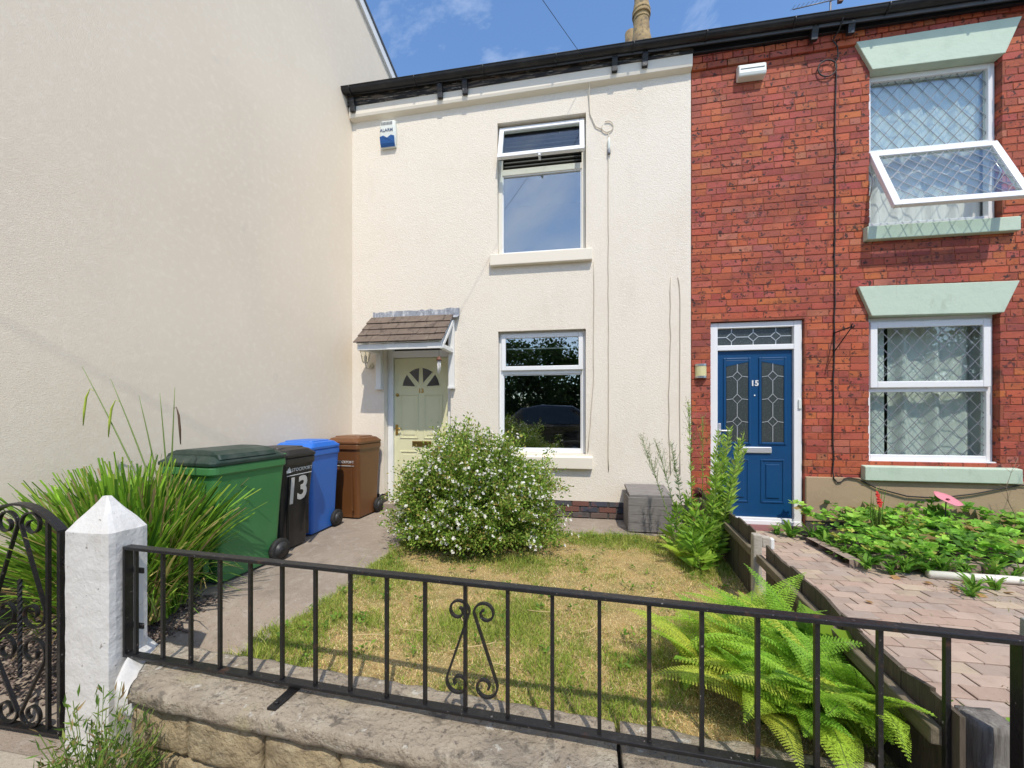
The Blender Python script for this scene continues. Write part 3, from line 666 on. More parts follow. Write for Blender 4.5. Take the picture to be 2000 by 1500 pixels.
o = npmesh('brickwork', fv, fF, 'brick_attr', wl, C=np.array(fc)); o['kind'] = 'stuff'
MB().box(2.722, X1, -.022, .05, .085, .612).build('plinth', 'render15', H15, bevel=.008)
MB().box(2.722, X1, -.012, .05, -.05, .085).build('damp_course', 'plinth_mortar', H15)
def lintel(par, zt, zb, xa, xb, xc, xd, dz=0):
    mb = MB(); mb.extrude_xz([(xc, zb), (xd, zb+min(dz, 0)), (xb, zt+dz*1.3), (xa, zt)], -.04, .10); mb.build('lintel', 'sage', par, bevel=.006)
lintel(H15, 2.842, 2.495, 3.262, 4.828, 3.398, 4.682, -.012)
lintel(H15, 5.692, 5.345, 3.24, 4.85, 3.405, 4.695, .028)
def sill15(par, x0, x1, z0, z1):
    mb = MB(); mb.hexa([(x0, -.068, z0), (x1, -.068, z0), (x1, .10, z0), (x0, .10, z0)], [(x0, -.068, z1-.012), (x1, -.068, z1-.012), (x1, .10, z1+.012), (x0, .10, z1+.012)]); mb.build('sill', 'sage', par, bevel=.008)
# upper window with the opening lower sash
W = sub('window', H15, 'upper leaded window with its lower sash swung wide open')
f = frame_mb(3.403, 4.697, 3.553, 5.345, .06, .075, .14); f.box(3.463, 4.637, .077, .138, 4.40, 4.475); f.build('frame', 'upvc', W, bevel=.006)
MB().box(3.463, 4.637, .108, .114, 4.475, 5.285).build('pane', 'glass_hi', W)
lattice_mb(3.463, 4.637, 4.475, 5.285, .157, .187, .104, .007).build('leading', 'leading', W)
A = R(24); hz = 4.425
tilt(frame_mb(3.418, 4.682, 3.535, 4.418, .075, .025, .075), .05, hz, A).build('sash', 'upvc', W, bevel=.008)
tilt(MB().box(3.493, 4.607, .046, .052, 3.61, 4.343), .05, hz, A).build('sash_pane', 'glass_hi', W)
tilt(lattice_mb(3.493, 4.607, 3.61, 4.343, .157, .187, .042, .007, ox=.04), .05, hz, A).build('sash_leading', 'leading', W)
mb = MB().tube([(3.43, .09, 4.30), (3.43, -.02, 4.06), (3.43, .085, 3.80)], .007, 6); mb.tube([(4.67, .09, 4.30), (4.67, -.02, 4.06), (4.67, .085, 3.80)], .007, 6); mb.build('stay', 'steel', W)
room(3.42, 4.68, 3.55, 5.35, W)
def curtain(par, x0, x1, z0, z1, y, amp, per, name='curtain', gaps=(), nx=110):
    mb = MB(); n = nx
    for i in range(n):
        xa, xb = x0+(x1-x0)*i/n, x0+(x1-x0)*(i+1)/n
        if any(g0 < (xa+xb)/2 < g1 for g0, g1 in gaps): continue
        yf = lambda x, k: y+amp*(math.sin(x*per)+.5*math.sin(x*per*1.73+1)+.3*math.sin(x*per*.43+2))*(1 if k else .75)
        mb.add([(xa, yf(xa, 1), z0), (xb, yf(xb, 1), z0), (xb, yf(xb, 0), z1), (xa, yf(xa, 0), z1)], [(0, 1, 2, 3)], True)
    return mb.build(name, 'curtain', par)
curtain(W, 3.25, 4.95, 3.40, 5.44, .185, .016, 31)
sill15(W, 3.335, 4.812, 3.37, 3.535)
W = sub('window', H15, 'closed lower leaded window with white curtains')
f = frame_mb(3.398, 4.677, .82, 2.488, .06, .075, .14); f.box(3.458, 4.617, .077, .138, 1.615, 1.70); f.box(3.39, 4.68, .03, .14, .795, .82); f.build('frame', 'upvc', W, bevel=.006)
frame_mb(3.44, 4.64, 1.665, 2.44, .075, .045, .09).build('sash', 'upvc', W, bevel=.008)
MB().box(3.515, 4.565, .066, .072, 1.74, 2.365).build('sash_pane', 'glass_lo', W)
lattice_mb(3.515, 4.565, 1.74, 2.365, .155, .185, .062, .007, ox=.05, oz=.03).build('sash_leading', 'leading', W)
MB().box(3.458, 4.617, .108, .114, .88, 1.615).build('pane', 'glass_lo', W)
lattice_mb(3.458, 4.617, .88, 1.615, .157, .187, .104, .007).build('leading', 'leading', W)
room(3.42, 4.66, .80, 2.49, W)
curtain(W, 3.25, 5.00, .60, 2.58, .235, .036, 22, gaps=((3.70, 3.76),))
sill15(W, 3.312, 4.83, .592, .765)
# blue door
Dr = sub('door', H15, 'blue panelled door with two leaded panes, chrome letterbox and the number 15')
MB().box(1.672, 1.762, .04, .13, .03, 2.49).box(2.622, 2.712, .04, .13, .03, 2.49).box(1.762, 2.622, .042, .13, 2.145, 2.21).box(1.762, 2.622, .042, .13, 2.42, 2.49).box(1.672, 2.712, .03, .14, -.0, .055).box(1.762, 2.622, .042, .13, .055, .085).build('door_frame', 'upvc', Dr, bevel=.006)
MB().box(1.66, 2.74, -.22, .03, -.05, .008).build('step', 'plum', Dr, bevel=.008)
MB().box(1.766, 2.618, .075, .12, .088, 2.142).build('leaf', 'door15', Dr, bevel=.003)
MB().box(1.764, 2.620, .085, .09, 2.212, 2.418).build('fanlight', 'obscure', Dr)
def came(par, pts_list, y, wd=.008):
    mb = MB()
    for pts in pts_list: mb.ribbon(pts, wd, y-.004, y)
    return mb.build('leading', 'leading_pale', par)
zc = 2.315; seg = []; px_ = 1.764
for c in (1.935, 2.185, 2.44):
    seg += [[(px_, zc), (c-.06, zc)], [(c-.06, zc), (c, zc+.055), (c+.06, zc), (c, zc-.055), (c-.06, zc)], [(c, zc+.055), (c, 2.418)], [(c, zc-.055), (c, 2.212)]]; px_ = c+.06
seg += [[(px_, zc), (2.62, zc)]]
came(Dr, seg, .084, .010)
for (a, b, inner) in ((1.872, 2.12, 1), (2.278, 2.52, -1)):
    zb_, zt_ = 1.015, 2.02; zl = (zt_-.07, zt_-.015) if inner == 1 else (zt_-.015, zt_-.07)
    MB().extrude_xz([(a, zb_), (b, zb_), (b, zl[1]), (a, zl[0])], .068, .076).build('pane', 'obscure', Dr)
    frame_mb(a-.035, b+.035, zb_-.035, zt_+.035, .03, .062, .076).build('panel_moulding', 'door15', Dr, bevel=.01)
    MB().extrude_xz([(a-.006, zl[0]-.004), (b+.006, zl[1]-.004), (b+.006, zt_+.006), (a-.006, zt_+.006)], .064, .076).build('panel_moulding', 'door15', Dr, bevel=.004)
    cm = (a+b)/2; seg = []; zp = zl[0]*.5+zl[1]*.5
    for zc in (1.825, 1.545, 1.265):
        seg += [[(cm, zp), (cm, zc+.06)], [(cm, zc+.06), (cm+.055, zc), (cm, zc-.06), (cm-.055, zc), (cm, zc+.06)], [(cm-.055, zc), (a, zc-.01)], [(cm+.055, zc), (b, zc-.01)]]; zp = zc-.06
    seg += [[(cm, zp), (cm, zb_)]]
    came(Dr, seg, .067, .007)
    frame_mb(a-.012, b+.012, .265, .80, .02, .066, .076).build('panel_moulding', 'door15', Dr, bevel=.006)
    MB().box(a+.045, b-.045, .064, .076, .325, .74).build('panel', 'door15', Dr, bevel=.01)
MB().box(2.00, 2.385, .055, .076, .875, .952).build('letterbox', 'chrome', Dr, bevel=.008)
text('15', .095, 'white_print', Dr, (2.198, .072, 1.735), 'number', ext=.003)
MB().lathe([(.010, 0), (.010, .006)], (2.198, .069, 1.585), axis='y').build('spyhole', 'chrome', Dr)
mb = MB().box(1.775, 1.808, .064, .076, 1.0, 1.24); mb.tube([(1.79, .07, 1.15), (1.79, .02, 1.15), (1.90, .015, 1.15)], .010); mb.build('handle', 'chrome', Dr, bevel=.003)
MB().box(2.665, 2.698, .022, .041, 1.42, 1.535).build('bell_push', 'alarm_white', Dr, bevel=.005)
eave(H15, 1.44, X1, 5.80, 5.872, 'fascia15', 5.920, 5.945, -.066)
for x, z in ((2.76, 5.845), (3.14, 5.86)): corbel(H15, x, z)
roof(H15, 1.437, X1, False)
# ================================================================ GABLE HOUSE on the left
HL = empty('gable_house', (-3.5, -2, -.3), 'tall beige rendered gable end of the neighbouring house beside the bins', 'house')
def gz(y): return 7.50-.762*y if y > -3 else 9.786+.762*(y+3)
mb = MB(); nn = Vector((1, -.223, 0)).normalized()
ysl = [3.0, -3.0, -8.5]; pl1 = [(lx(-8.5), -8.5, -.5), (lx(3), 3, -.5), (lx(3), 3, gz(3)), (lx(-3), -3, gz(-3)), (lx(-8.5), -8.5, gz(-8.5))]
bk = [(x-nn.x*.3, y-nn.y*.3, z) for x, y, z in pl1]
mb.add(pl1+bk, [(0, 1, 2, 3, 4), (9, 8, 7, 6, 5)]+[(i, i+5, (i+1) % 5+5, (i+1) % 5) for i in range(5)]); mb.build('wall', 'render_left', HL)
mb = MB(); mb.hexa([(lx(-8.4)+.0, -8.4, -.45), (lx(-.002), -.002, -.45), (lx(-.002)+nn.x*.012, -.004, -.45), (lx(-8.4)+nn.x*.012, -8.4+nn.y*.012, -.45)],
        [(lx(-8.4)+.0, -8.4, .355), (lx(-.002), -.002, .10), (lx(-.002)+nn.x*.012, -.004, .10), (lx(-8.4)+nn.x*.012, -8.4+nn.y*.012, .355)])
mb.v = [(x, y, (z if z < 0 else .365)) for x, y, z in mb.v]; mb.build('plinth', 'plinth_black', HL)
def board(off0, off1, zo0, zo1, name, mat, ya=3.0, yb=-3.0):
    for y0, y1 in ((ya, yb), (yb, -8.8)):
        mb = MB(); q = lambda y, o, dz: (lx(y)+nn.x*o, y+nn.y*o, gz(y)+dz)
        mb.hexa([q(y0, off0, zo0), q(y0, off1, zo0), q(y1, off1, zo0), q(y1, off0, zo0)], [q(y0, off0, zo1), q(y0, off1, zo1), q(y1, off1, zo1), q(y1, off0, zo1)]); mb.build(name, mat, HL)
board(.002, .04, -.03, .115, 'bargeboard', 'white_wood'); board(-5, .055, .116, .16, 'roof', 'slate')
from mathutils import noise as mn
# ================================================================ FRONT WALL, RAILING, GATE
def rough(x0, x1, y0, y1, z0, z1, step, amp, fr=6, rnd=.02, seed=0):
    """box with subdivided, noise-worn faces and rounded edges"""
    nx, ny, nz = [max(2, int(round((b-a)/step))) for a, b in ((x0, x1), (y0, y1), (z0, z1))]
    bm = bmesh.new(); idx = {}
    def vert(i, j, k):
        if (i, j, k) in idx: return idx[(i, j, k)]
        p = Vector((x0+(x1-x0)*i/nx, y0+(y1-y0)*j/ny, z0+(z1-z0)*k/nz)); q = p.copy()
        lo = Vector((x0+rnd, y0+rnd, z0+rnd)); hi = Vector((x1-rnd, y1-rnd, z1-rnd))
        cl = Vector((min(max(p.x, lo.x), hi.x), min(max(p.y, lo.y), hi.y), min(max(p.z, lo.z), hi.z))); d = p-cl
        if d.length > 1e-6: q = cl+d.normalized()*rnd
        else: d = Vector((0, 0, 1))
        nz_ = mn.noise(Vector((p.x*fr+seed, p.y*fr, p.z*fr)))+.5*mn.noise(Vector((p.x*fr*2.7, p.y*fr*2.7+seed, p.z*fr*2.7)))
        q += d.normalized()*nz_*amp
        v = bm.verts.new(q); idx[(i, j, k)] = v; return v
    for k in (0, nz):
        for i in range(nx):
            for j in range(ny): bm.faces.new([vert(i, j, k), vert(i+1, j, k), vert(i+1, j+1, k), vert(i, j+1, k)])
    for j in (0, ny):
        for i in range(nx):
            for k in range(nz): bm.faces.new([vert(i, j, k), vert(i+1, j, k), vert(i+1, j, k+1), vert(i, j, k+1)])
    for i in (0, nx):
        for j in range(ny):
            for k in range(nz): bm.faces.new([vert(i, j, k), vert(i, j+1, k), vert(i, j+1, k+1), vert(i, j, k+1)])
    bm.verts.index_update(); mb = MB()
    mb.add([tuple(v.co) for v in bm.verts], [tuple(v.index for v in f.verts) for f in bm.faces], True); bm.free(); return mb
def cutend(mb):
    def q(x, y, z):
        lim = -2.06-.24*max(0, min(1, (y-1.30)/.27))+.012*mn.noise(Vector((y*30, z*30, 1))); return (max(x, lim+.0*x), y, z)
    mb.v = [q(*v) for v in mb.v]; return mb
gw = empty('garden_wall', C0+Vector((0, 0, -.3)), 'low rough sandstone front wall with flat coping under the black railing', 'wall', rz=-NR)
def gl(mb):  # lower into the frame of the front wall
    mb.v = [(x, y, z+.3) for x, y, z in mb.v]; return mb
gl(cutend(rough(-2.30, .062, 1.29, 1.61, .066, .14, .022, .010, 9, .012, 1))).build('coping_stone', 'stone', gw, local=True)
gl(rough(.076, 1.36, 1.285, 1.615, .062, .136, .022, .010, 9, .012, 7)).build('coping_stone', 'stone', gw, local=True)
gl(MB().box(-2.08, 1.3, 1.39, 1.58, -.45, .065)).build('core', 'soil', gw, local=True)
zt = .052; si = 0
for h in (.20, .15, .17):
    x = -2.12+random.uniform(-.1, .0)
    while x < 1.28:
        wd = random.uniform(.24, .42)
        gl(rough(max(x, -2.10)+.006, min(x+wd, 1.34)-.006, 1.325+random.uniform(-.012, .012), 1.48, zt-h+.008, zt-.006, .028, .014, 9, .022, si)).build('stone', 'stone_wall', gw, local=True)
        x += wd; si += 3
    zt -= h
# white gate post
gp = empty('gate_post', (-2.37, -3.48, -.3), 'square white painted concrete gate post with pyramid top', 'post')
def post_mb():
    mb = MB(); xa, xb, ya, yb = -2.508, -2.232, -3.572, -3.392
    zs_ = [-.35+i*.06 for i in range(19)]+[.785]; rings = []
    def ring(z, k, n=6):
        cx, cy = (xa+xb)/2, (ya+yb)/2; hx, hy = (xb-xa)/2*k, (yb-ya)/2*k; r = min(.014, hx*.4); pts = []
        for (sx, sy) in ((-1, -1), (1, -1), (1, 1), (-1, 1)):
            nxt = {(-1, -1): (1, -1), (1, -1): (1, 1), (1, 1): (-1, 1), (-1, 1): (-1, -1)}[(sx, sy)]
            for t in range(n):
                a = t/n; px, py = cx+hx*(sx+(nxt[0]-sx)*a), cy+hy*(sy+(nxt[1]-sy)*a)
                if t == 0: px -= sx*r*.35; py -= sy*r*.35
                pts.append((px, py))
        return [(x+.004*mn.noise(Vector((x*14, y*14, z*14))), y+.004*mn.noise(Vector((x*14+9, y*14, z*14))), z+.004*mn.noise(Vector((x*20, y*20, z*3)))) for x, y in pts]
    for z in zs_: rings.append(ring(z, 1))
    for i in range(1, 8): t = i/7; rings.append(ring(.785+.165*t, 1-.87*t))
    n = 24; mb.add([p for r_ in rings for p in r_], [(i*n+k, i*n+(k+1) % n, (i+1)*n+(k+1) % n, (i+1)*n+k) for i in range(len(rings)-1) for k in range(n)]+[tuple(range((len(rings)-1)*n, len(rings)*n))])
    return mb
post_mb().build('shaft', 'post', gp)
mb = rough(-.09, .03, 1.31, 1.60, .02, .125, .02, .006, 9, .02, 5); mb.v = [tuple(fp(-2.08-.24*max(0, min(1, (d-1.30)/.27))+t, d, z+.55*max(0, -t)*(1 if z > .07 else 0)-.035*max(0, min(1, (1.42-d)/.12)))) for t, d, z in mb.v]; mb.build('mortar_fillet', 'post', gp)
# railing
ra = empty('railing', tuple(fp(-.5, 1.45, .14)), 'low black iron railing with a single scroll motif on the stone coping', 'railing', rz=-NR)
def rlz(mb): mb.v = [(x+.5, y-1.45, z-.14) for x, y, z in mb.v]; return mb
rlz(MB().box(-2.318, 1.235, 1.43, 1.47, .695, .711)).build('top_rail', 'iron', ra, bevel=.003, local=True)
mb = MB().hexa([(-2.318, 1.43, .160), (1.235, 1.43, .200), (1.235, 1.47, .200), (-2.318, 1.47, .160)], [(-2.318, 1.43, .174), (1.235, 1.43, .214), (1.235, 1.47, .214), (-2.318, 1.47, .174)])
rlz(mb).build('bottom_rail', 'iron', ra, bevel=.003, local=True)
def brz(t): return .174+.04*(t+2.345)/3.58
for i in range(20):
    t = -2.256+i*.1733
    rlz(MB().box(t-.007, t+.007, 1.443, 1.457, brz(t)-.004, .697)).build('bar', 'iron', ra, local=True)
rlz(MB().box(-2.318, -2.304, 1.43, 1.47, .172, .696)).build('end_stile', 'iron', ra, bevel=.003, local=True)
rlz(MB().box(1.205, 1.235, 1.43, 1.47, .14, .697)).build('end_stile', 'iron', ra, bevel=.003, local=True)
for z in (.30, .58): rlz(MB().box(-2.33, -2.245, 1.471, 1.479, z-.014, z+.014)).build('fixing_lug', 'iron', ra, bevel=.002, local=True)
for t in (-1.33, .62):
    mb = MB().box(t-.02, t+.02, 1.44, 1.46, .146, brz(t)-.01); mb.box(t-.022, t+.022, 1.33, 1.49, .140, .152); mb.tube([(t, 1.36, .15), (t, 1.36, .160)], .010, 6)
    rlz(mb).build('foot', 'iron', ra, bevel=.002, local=True)
def lyre(xc, sg, c1, r1, c2, r2):
    p = spiral(c1, r1*.28, r1, -250, 180, 34)
    p += spiral(c2, r2, r2*.26, 20, -400, 38)
    return [(xc+sg*x, z) for x, z in p]
for sg in (1, -1):
    rlz(MB().ribbon(lyre(-.4965, sg, (.056, .588), .047, (.056, .302), .051), .008, 1.443, 1.457)).build('scroll', 'iron', ra, local=True)
# gate
ga = empty('gate', (-2.9, -3.5, -.3), 'black wrought iron garden gate with scrollwork and arched top', 'gate')
Y0, Y1 = -3.508, -3.492; xc = -2.915
arch = [(xc+(.287)*math.sin(a), .893-.13*(abs(math.sin(a))**2)-.0) for a in [R(-90+i*180/24) for i in range(25)]]
MB().ribbon(arch, .012, -3.52, -3.48).build('top_rail', 'iron', ga)
MB().box(xc-.29, xc+.29, -3.52, -3.48, -.295, -.283).build('bottom_rail', 'iron', ga)
for sg in (1, -1):
    x = xc+sg*.281; MB().box(x-.011, x+.011, -3.515, -3.485, -.284, .765).build('stile', 'iron', ga, bevel=.002)
    x = xc+sg*.193; MB().box(x-.008, x+.008, -3.508, -3.492, -.284, .833).build('bar', 'iron', ga)
    MB().ribbon(lyre(xc, sg, (.085, .785), .075, (.092, .315), .088), .009, Y0, Y1).build('scroll', 'iron', ga)
    lo = [(x, -.045-z) for x, z in lyre(0, sg, (.085, .170), .075, (.092, -.158), .086)]
    MB().ribbon([(xc+x, z) for x, z in lo], .009, Y0, Y1).build('scroll', 'iron', ga)
mb = MB(); nst = 60; vs = []
for i in range(nst+1):
    z = -.03+.52*i/nst; a = i*.42
    for k in range(4): vs.append((xc+.010*math.cos(a+k*math.pi/2), -3.5+.010*math.sin(a+k*math.pi/2), z))
mb.add(vs, [(4*i+k, 4*i+(k+1) % 4, 4*i+4+(k+1) % 4, 4*i+4+k) for i in range(nst) for k in range(4)]+[(3, 2, 1, 0), (4*nst, 4*nst+1, 4*nst+2, 4*nst+3)]); mb.build('twisted_bar', 'iron', ga)
for z in (-.12, .60): MB().tube([(-2.634, -3.5, z), (-2.50, -3.49, z)], .011, 8).build('hinge', 'iron', ga)
# ================================================================ FENCE between the gardens
fe = empty('garden_fence', (1.3, -2, 0), 'low weathered brown timber fence with wavy board tops dividing the two gardens', 'fence')
fd = Vector((.0955, 1, 0)).normalized(); fnrm = Vector((1, -.0955, 0)).normalized()
def fpt(s, off, z): p = Vector((1.27, -2.16, 0))+fd*s+fnrm*off; return (p.x, p.y, z)
def fbox(s0, s1, o0, o1, z0, z1, zt0=None, zt1=None):
    zt0 = z1 if zt0 is None else zt0; zt1 = z1 if zt1 is None else zt1
    return MB().hexa([fpt(s0, o0, z0), fpt(s0, o1, z0), fpt(s1, o1, z0), fpt(s1, o0, z0)], [fpt(s0, o0, zt0), fpt(s0, o1, zt0), fpt(s1, o1, zt1), fpt(s1, o0, zt1)])
def topz(s): return .485+.02*math.sin(s*2.1+.6)+.012*math.sin(s*6.3)
s = -1.60
while s < 2.05:
    wd = random.uniform(.105, .135)
    if not (-.08 < s+wd/2 < .10):
        fbox(s, s+wd+.012, .012+random.uniform(0, .006), .026+random.uniform(0, .006), -.12, .5, topz(s)+random.uniform(-.012, .012), topz(s+wd)+random.uniform(-.012, .012)).build('board', 'fence', fe)
    s += wd
fbox(-1.56, -.05, -.028, .008, .345, .40, .40, .40).build('rail', 'fence_rail', fe, bevel=.006)
fbox(.06, 2.0, -.028, .008, .345, .40, .40, .40).build('rail', 'fence_rail', fe, bevel=.006)
fbox(-1.50, -.05, -.032, .008, .02, .09).build('rail', 'fence_rail', fe, bevel=.006)
pb = [Vector(fpt(-.04, -.04, 0)), Vector(fpt(-.04, .015, 0)), Vector(fpt(.02, .015, 0)), Vector(fpt(.02, -.04, 0))]
mb = MB(); mb.hexa([(p.x, p.y, -.2) for p in pb], [(p.x, p.y, .53) for p in pb]); mb.build('post', 'concrete_post', fe, bevel=.008)
fbox(-.03, .02, .015, .07, .44, .515).build('post_block', 'concrete_post', fe, bevel=.008)
fbox(-.025, .015, .07, .095, .43, .505).build('post_cap', 'white_wood', fe, bevel=.006)
mb = rough(1.275, 1.385, -3.66, -3.56, -.35, .385, .025, .005, 12, .008, 3); o = mb.build('old_timber_post', 'old_timber', loc=(1.33, -3.61, -.05))
tag(o, 'stubby cracked grey timber post at the street end of the low fence', 'post')
mb = MB(); mb.hexa([(1.335, -3.80, -.35), (1.37, -3.80, -.35), (1.37, -3.77, -.35), (1.335, -3.77, -.35)], [(1.262, -3.80, .80), (1.292, -3.80, .80), (1.292, -3.77, .80), (1.262, -3.77, .80)])
mb.v = [((1.40 if z < 0 else 1.428)+(.034 if x in (1.37, 1.292) else 0), y+.17, z if z < 0 else .715) for x, y, z in mb.v]
o = mb.build('leaning_post', 'grey_post', loc=(1.42, -3.61, -.05), bevel=.005); tag(o, 'thin leaning grey green concrete post beside the railing end', 'post')
# ================================================================ WHEELIE BINS
def rr(w_, d_, r, z, cy=0, n=4):
    pts = []
    for (sx, sy, a0) in ((1, -1, -90), (1, 1, 0), (-1, 1, 90), (-1, -1, 180)):
        for k in range(n+1):
            a = R(a0+90*k/n); pts.append((sx*(w_/2-r)+r*math.cos(a), cy+sy*(d_/2-r)+r*math.sin(a), z))
    return pts
def loft(loops, capb=True, capt=True, smooth=False):
    mb = MB(); n = len(loops[0])
    fs = [(i*n+k, i*n+(k+1) % n, (i+1)*n+(k+1) % n, (i+1)*n+k) for i in range(len(loops)-1) for k in range(n)]
    if capb: fs.append(tuple(range(n-1, -1, -1)))
    if capt: fs.append(tuple(range((len(loops)-1)*n, len(loops)*n)))
    mb.add([p for l in loops for p in l], fs, smooth); return mb
def wheelie(loc, rz, w_, d_, h, body, lid, label, wheel_r=.10, raised=False, prints=None):
    t = empty('wheelie_bin', loc, label, 'bin', 'wheelie bins along the gable wall', rz)
    hb = h-.10; k = .80
    b = loft([rr(w_*k, d_*.76, .035, .02, .02), rr(w_*k+.006, d_*.765, .04, .05, .02), rr(w_*.88, d_*.86, .045, hb*.55, .012), rr(w_*.955, d_*.955, .045, hb-.02, .002)])
    bo = b.build('body', body, t, local=True, bevel=.004)
    loft([rr(w_*.97, d_*.97, .05, hb-.075), rr(w_*1.0, d_*1.0, .055, hb-.06), rr(w_*1.0, d_*1.0, .055, hb-.012), rr(w_*.97, d_*.97, .05, hb)]).build('rim', body, t, local=True, bevel=.003)
    for sx in (-.28, .28): MB().box(w_*sx-.004, w_*sx+.004, -d_*.46, -d_*.40, .12, hb-.09).build('rib', body, t, local=True)
    lp = [rr(w_*1.02, d_*1.0, .055, hb+.002, -.005), rr(w_*1.025, d_*1.005, .055, hb+.030, -.005), rr(w_*.99, d_*.97, .07, hb+.042, -.004), rr(w_*.90, d_*.86, .09, hb+.075, -.003), rr(w_*.62, d_*.55, .10, hb+.10, .0), rr(w_*.25, d_*.2, .04, hb+.107, .0)]
    lo = loft(lp, smooth=False).build('lid', lid, t, local=True, bevel=.006)
    if raised:
        loft([rr(w_*1.0, d_*.74, .02, hb+.052, -.03), rr(w_*.93, d_*.73, .02, hb+.088, -.03), rr(w_*.70, d_*.70, .02, hb+.116, -.03), rr(w_*.30, d_*.68, .02, hb+.125, -.03)]).build('lid_panel', lid, t, local=True, bevel=.004)
    else:
        loft([rr(w_*.80, d_*.62, .05, hb+.06, -.01), rr(w_*.76, d_*.58, .05, hb+.098, -.01)]).build('lid_panel', lid, t, local=True, bevel=.006)
    mb = MB(); mb.tube([(-w_*.36, d_*.5, hb+.01), (-w_*.36, d_*.5+.045, hb+.02), (w_*.36, d_*.5+.045, hb+.02), (w_*.36, d_*.5, hb+.01)], .014, 8); mb.build('handle', body, t, local=True)
    MB().tube([(-w_*.47, d_*.40, wheel_r), (w_*.47, d_*.40, wheel_r)], .010, 8).build('axle', 'steel', t, local=True)
    MB().box(-w_*.36, w_*.36, d_*.33, d_*.43, .06, .26).build('wheel_mount', body, t, local=True, bevel=.01)
    for sx in (-1, 1):
        x = sx*w_*.45
        wh = MB().lathe([(wheel_r*.72, -.024), (wheel_r*.95, -.022), (wheel_r, -.012), (wheel_r, .012), (wheel_r*.95, .022), (wheel_r*.72, .024)], (x, d_*.40, wheel_r), 28, 'x').build('wheel', 'rubber', t, local=True)
        m2 = MB().lathe([(wheel_r*.70, -.026), (wheel_r*.66, -.020), (wheel_r*.3, -.018), (wheel_r*.28, -.028), (wheel_r*.28, .028), (wheel_r*.3, .018), (wheel_r*.66, .020), (wheel_r*.70, .026)], (x, d_*.40, wheel_r), 24, 'x')
        h_ = m2.build('hub', 'hub', wh, local=True)
        for q in range(6):
            a = q*math.pi/3; m3 = MB(); m3.tube([(x+sx*.021, d_*.40+wheel_r*.25*math.cos(a), wheel_r+wheel_r*.25*math.sin(a)), (x+sx*.021, d_*.40+wheel_r*.66*math.cos(a), wheel_r+wheel_r*.66*math.sin(a))], .006, 5); m3.build('spoke', 'hub', wh, local=True)
    if prints: prints(t, w_, d_, hb)
    return t
def front_y(d_, hb, z):     # front face of the tapered body at height z
    f = lambda a, b, t: a+(b-a)*t
    zs = [.05, hb*.55, hb-.02]; ysv = [.02-d_*.765/2, .012-d_*.86/2, .002-d_*.955/2]
    return f(ysv[0], ysv[1], (z-zs[0])/(zs[1]-zs[0])) if z < zs[1] else f(ysv[1], ysv[2], (z-zs[1])/(zs[2]-zs[1]))
def emblem(t, x, y, z, s):
    mb = MB()
    for i, hgt in enumerate((.5, .8, 1.0, .7)): mb.extrude_xz([(x+s*(i*.27-.54), z-s*.35), (x+s*(i*.27-.31), z-s*.35), (x+s*(i*.27-.31), z-s*.35+s*hgt*.8), (x+s*(i*.27-.42), z-s*.3+s*hgt), (x+s*(i*.27-.54), z-s*.35+s*hgt*.7)], y-.0015, y)
    mb.build('emblem', 'white_print', t, local=True)
def black_print(t, w_, d_, hb):
    z = .60; y = front_y(d_, hb, z)-.002; sl = math.atan((front_y(d_, hb, .5)-front_y(d_, hb, .8))/.3)
    text('1', .36, 'sticker', t, (-.075, y-.001, z-.015), 'house_number', tilt=-sl, local=True, ext=.001, squash=.75)
    text('3', .33, 'sticker', t, (.065, y-.002, z), 'house_number', tilt=-sl, local=True, ext=.001, squash=.9)
    z = .805; y = front_y(d_, hb, z)-.003
    text('STOCKPORT', .048, 'white_print', t, (.04, y, z), 'lettering', tilt=-sl, local=True, ext=.0008)
    emblem(t, -.135, y, z, .055)
    MB().box(-.16, .17, y-.001, y+.002, z-.052, z-.046).build('underline', 'white_print', t, local=True)
def brown_print(t, w_, d_, hb):
    z = .74; y = front_y(d_, hb, z)-.003; sl = math.atan((front_y(d_, hb, .5)-front_y(d_, hb, .8))/.3)
    text('STOCKPORT', .046, 'white_print', t, (.03, y, z), 'lettering', tilt=-sl, local=True, ext=.0008)
    emblem(t, -.14, y, z, .055); MB().box(-.16, .16, y-.001, y+.002, z-.05, z-.044).build('underline', 'white_print', t, local=True)
wheelie((-2.985, -2.19, 0), R(-5), .58, .72, 1.055, 'bin_green', 'bin_greenlid', 'green wheelie bin with darker green lid behind the grassy clump', .105, True)
wheelie((-2.995, -1.60, 0), R(87), .455, .55, 1.03, 'bin_black', 'bin_black', 'black wheelie bin with a silver number 13 stuck on its front', .10, False, black_print)
wheelie((-3.065, -1.055, 0), R(0), .47, .57, 1.06, 'bin_blue', 'bin_blue', 'bright blue wheelie bin between the black and the brown bin', .10)
wheelie((-2.915, -.34, 0), R(-4), .49, .55, 1.07, 'bin_brown', 'bin_brown', 'brown wheelie bin nearest the green front door', .10, False, brown_print)
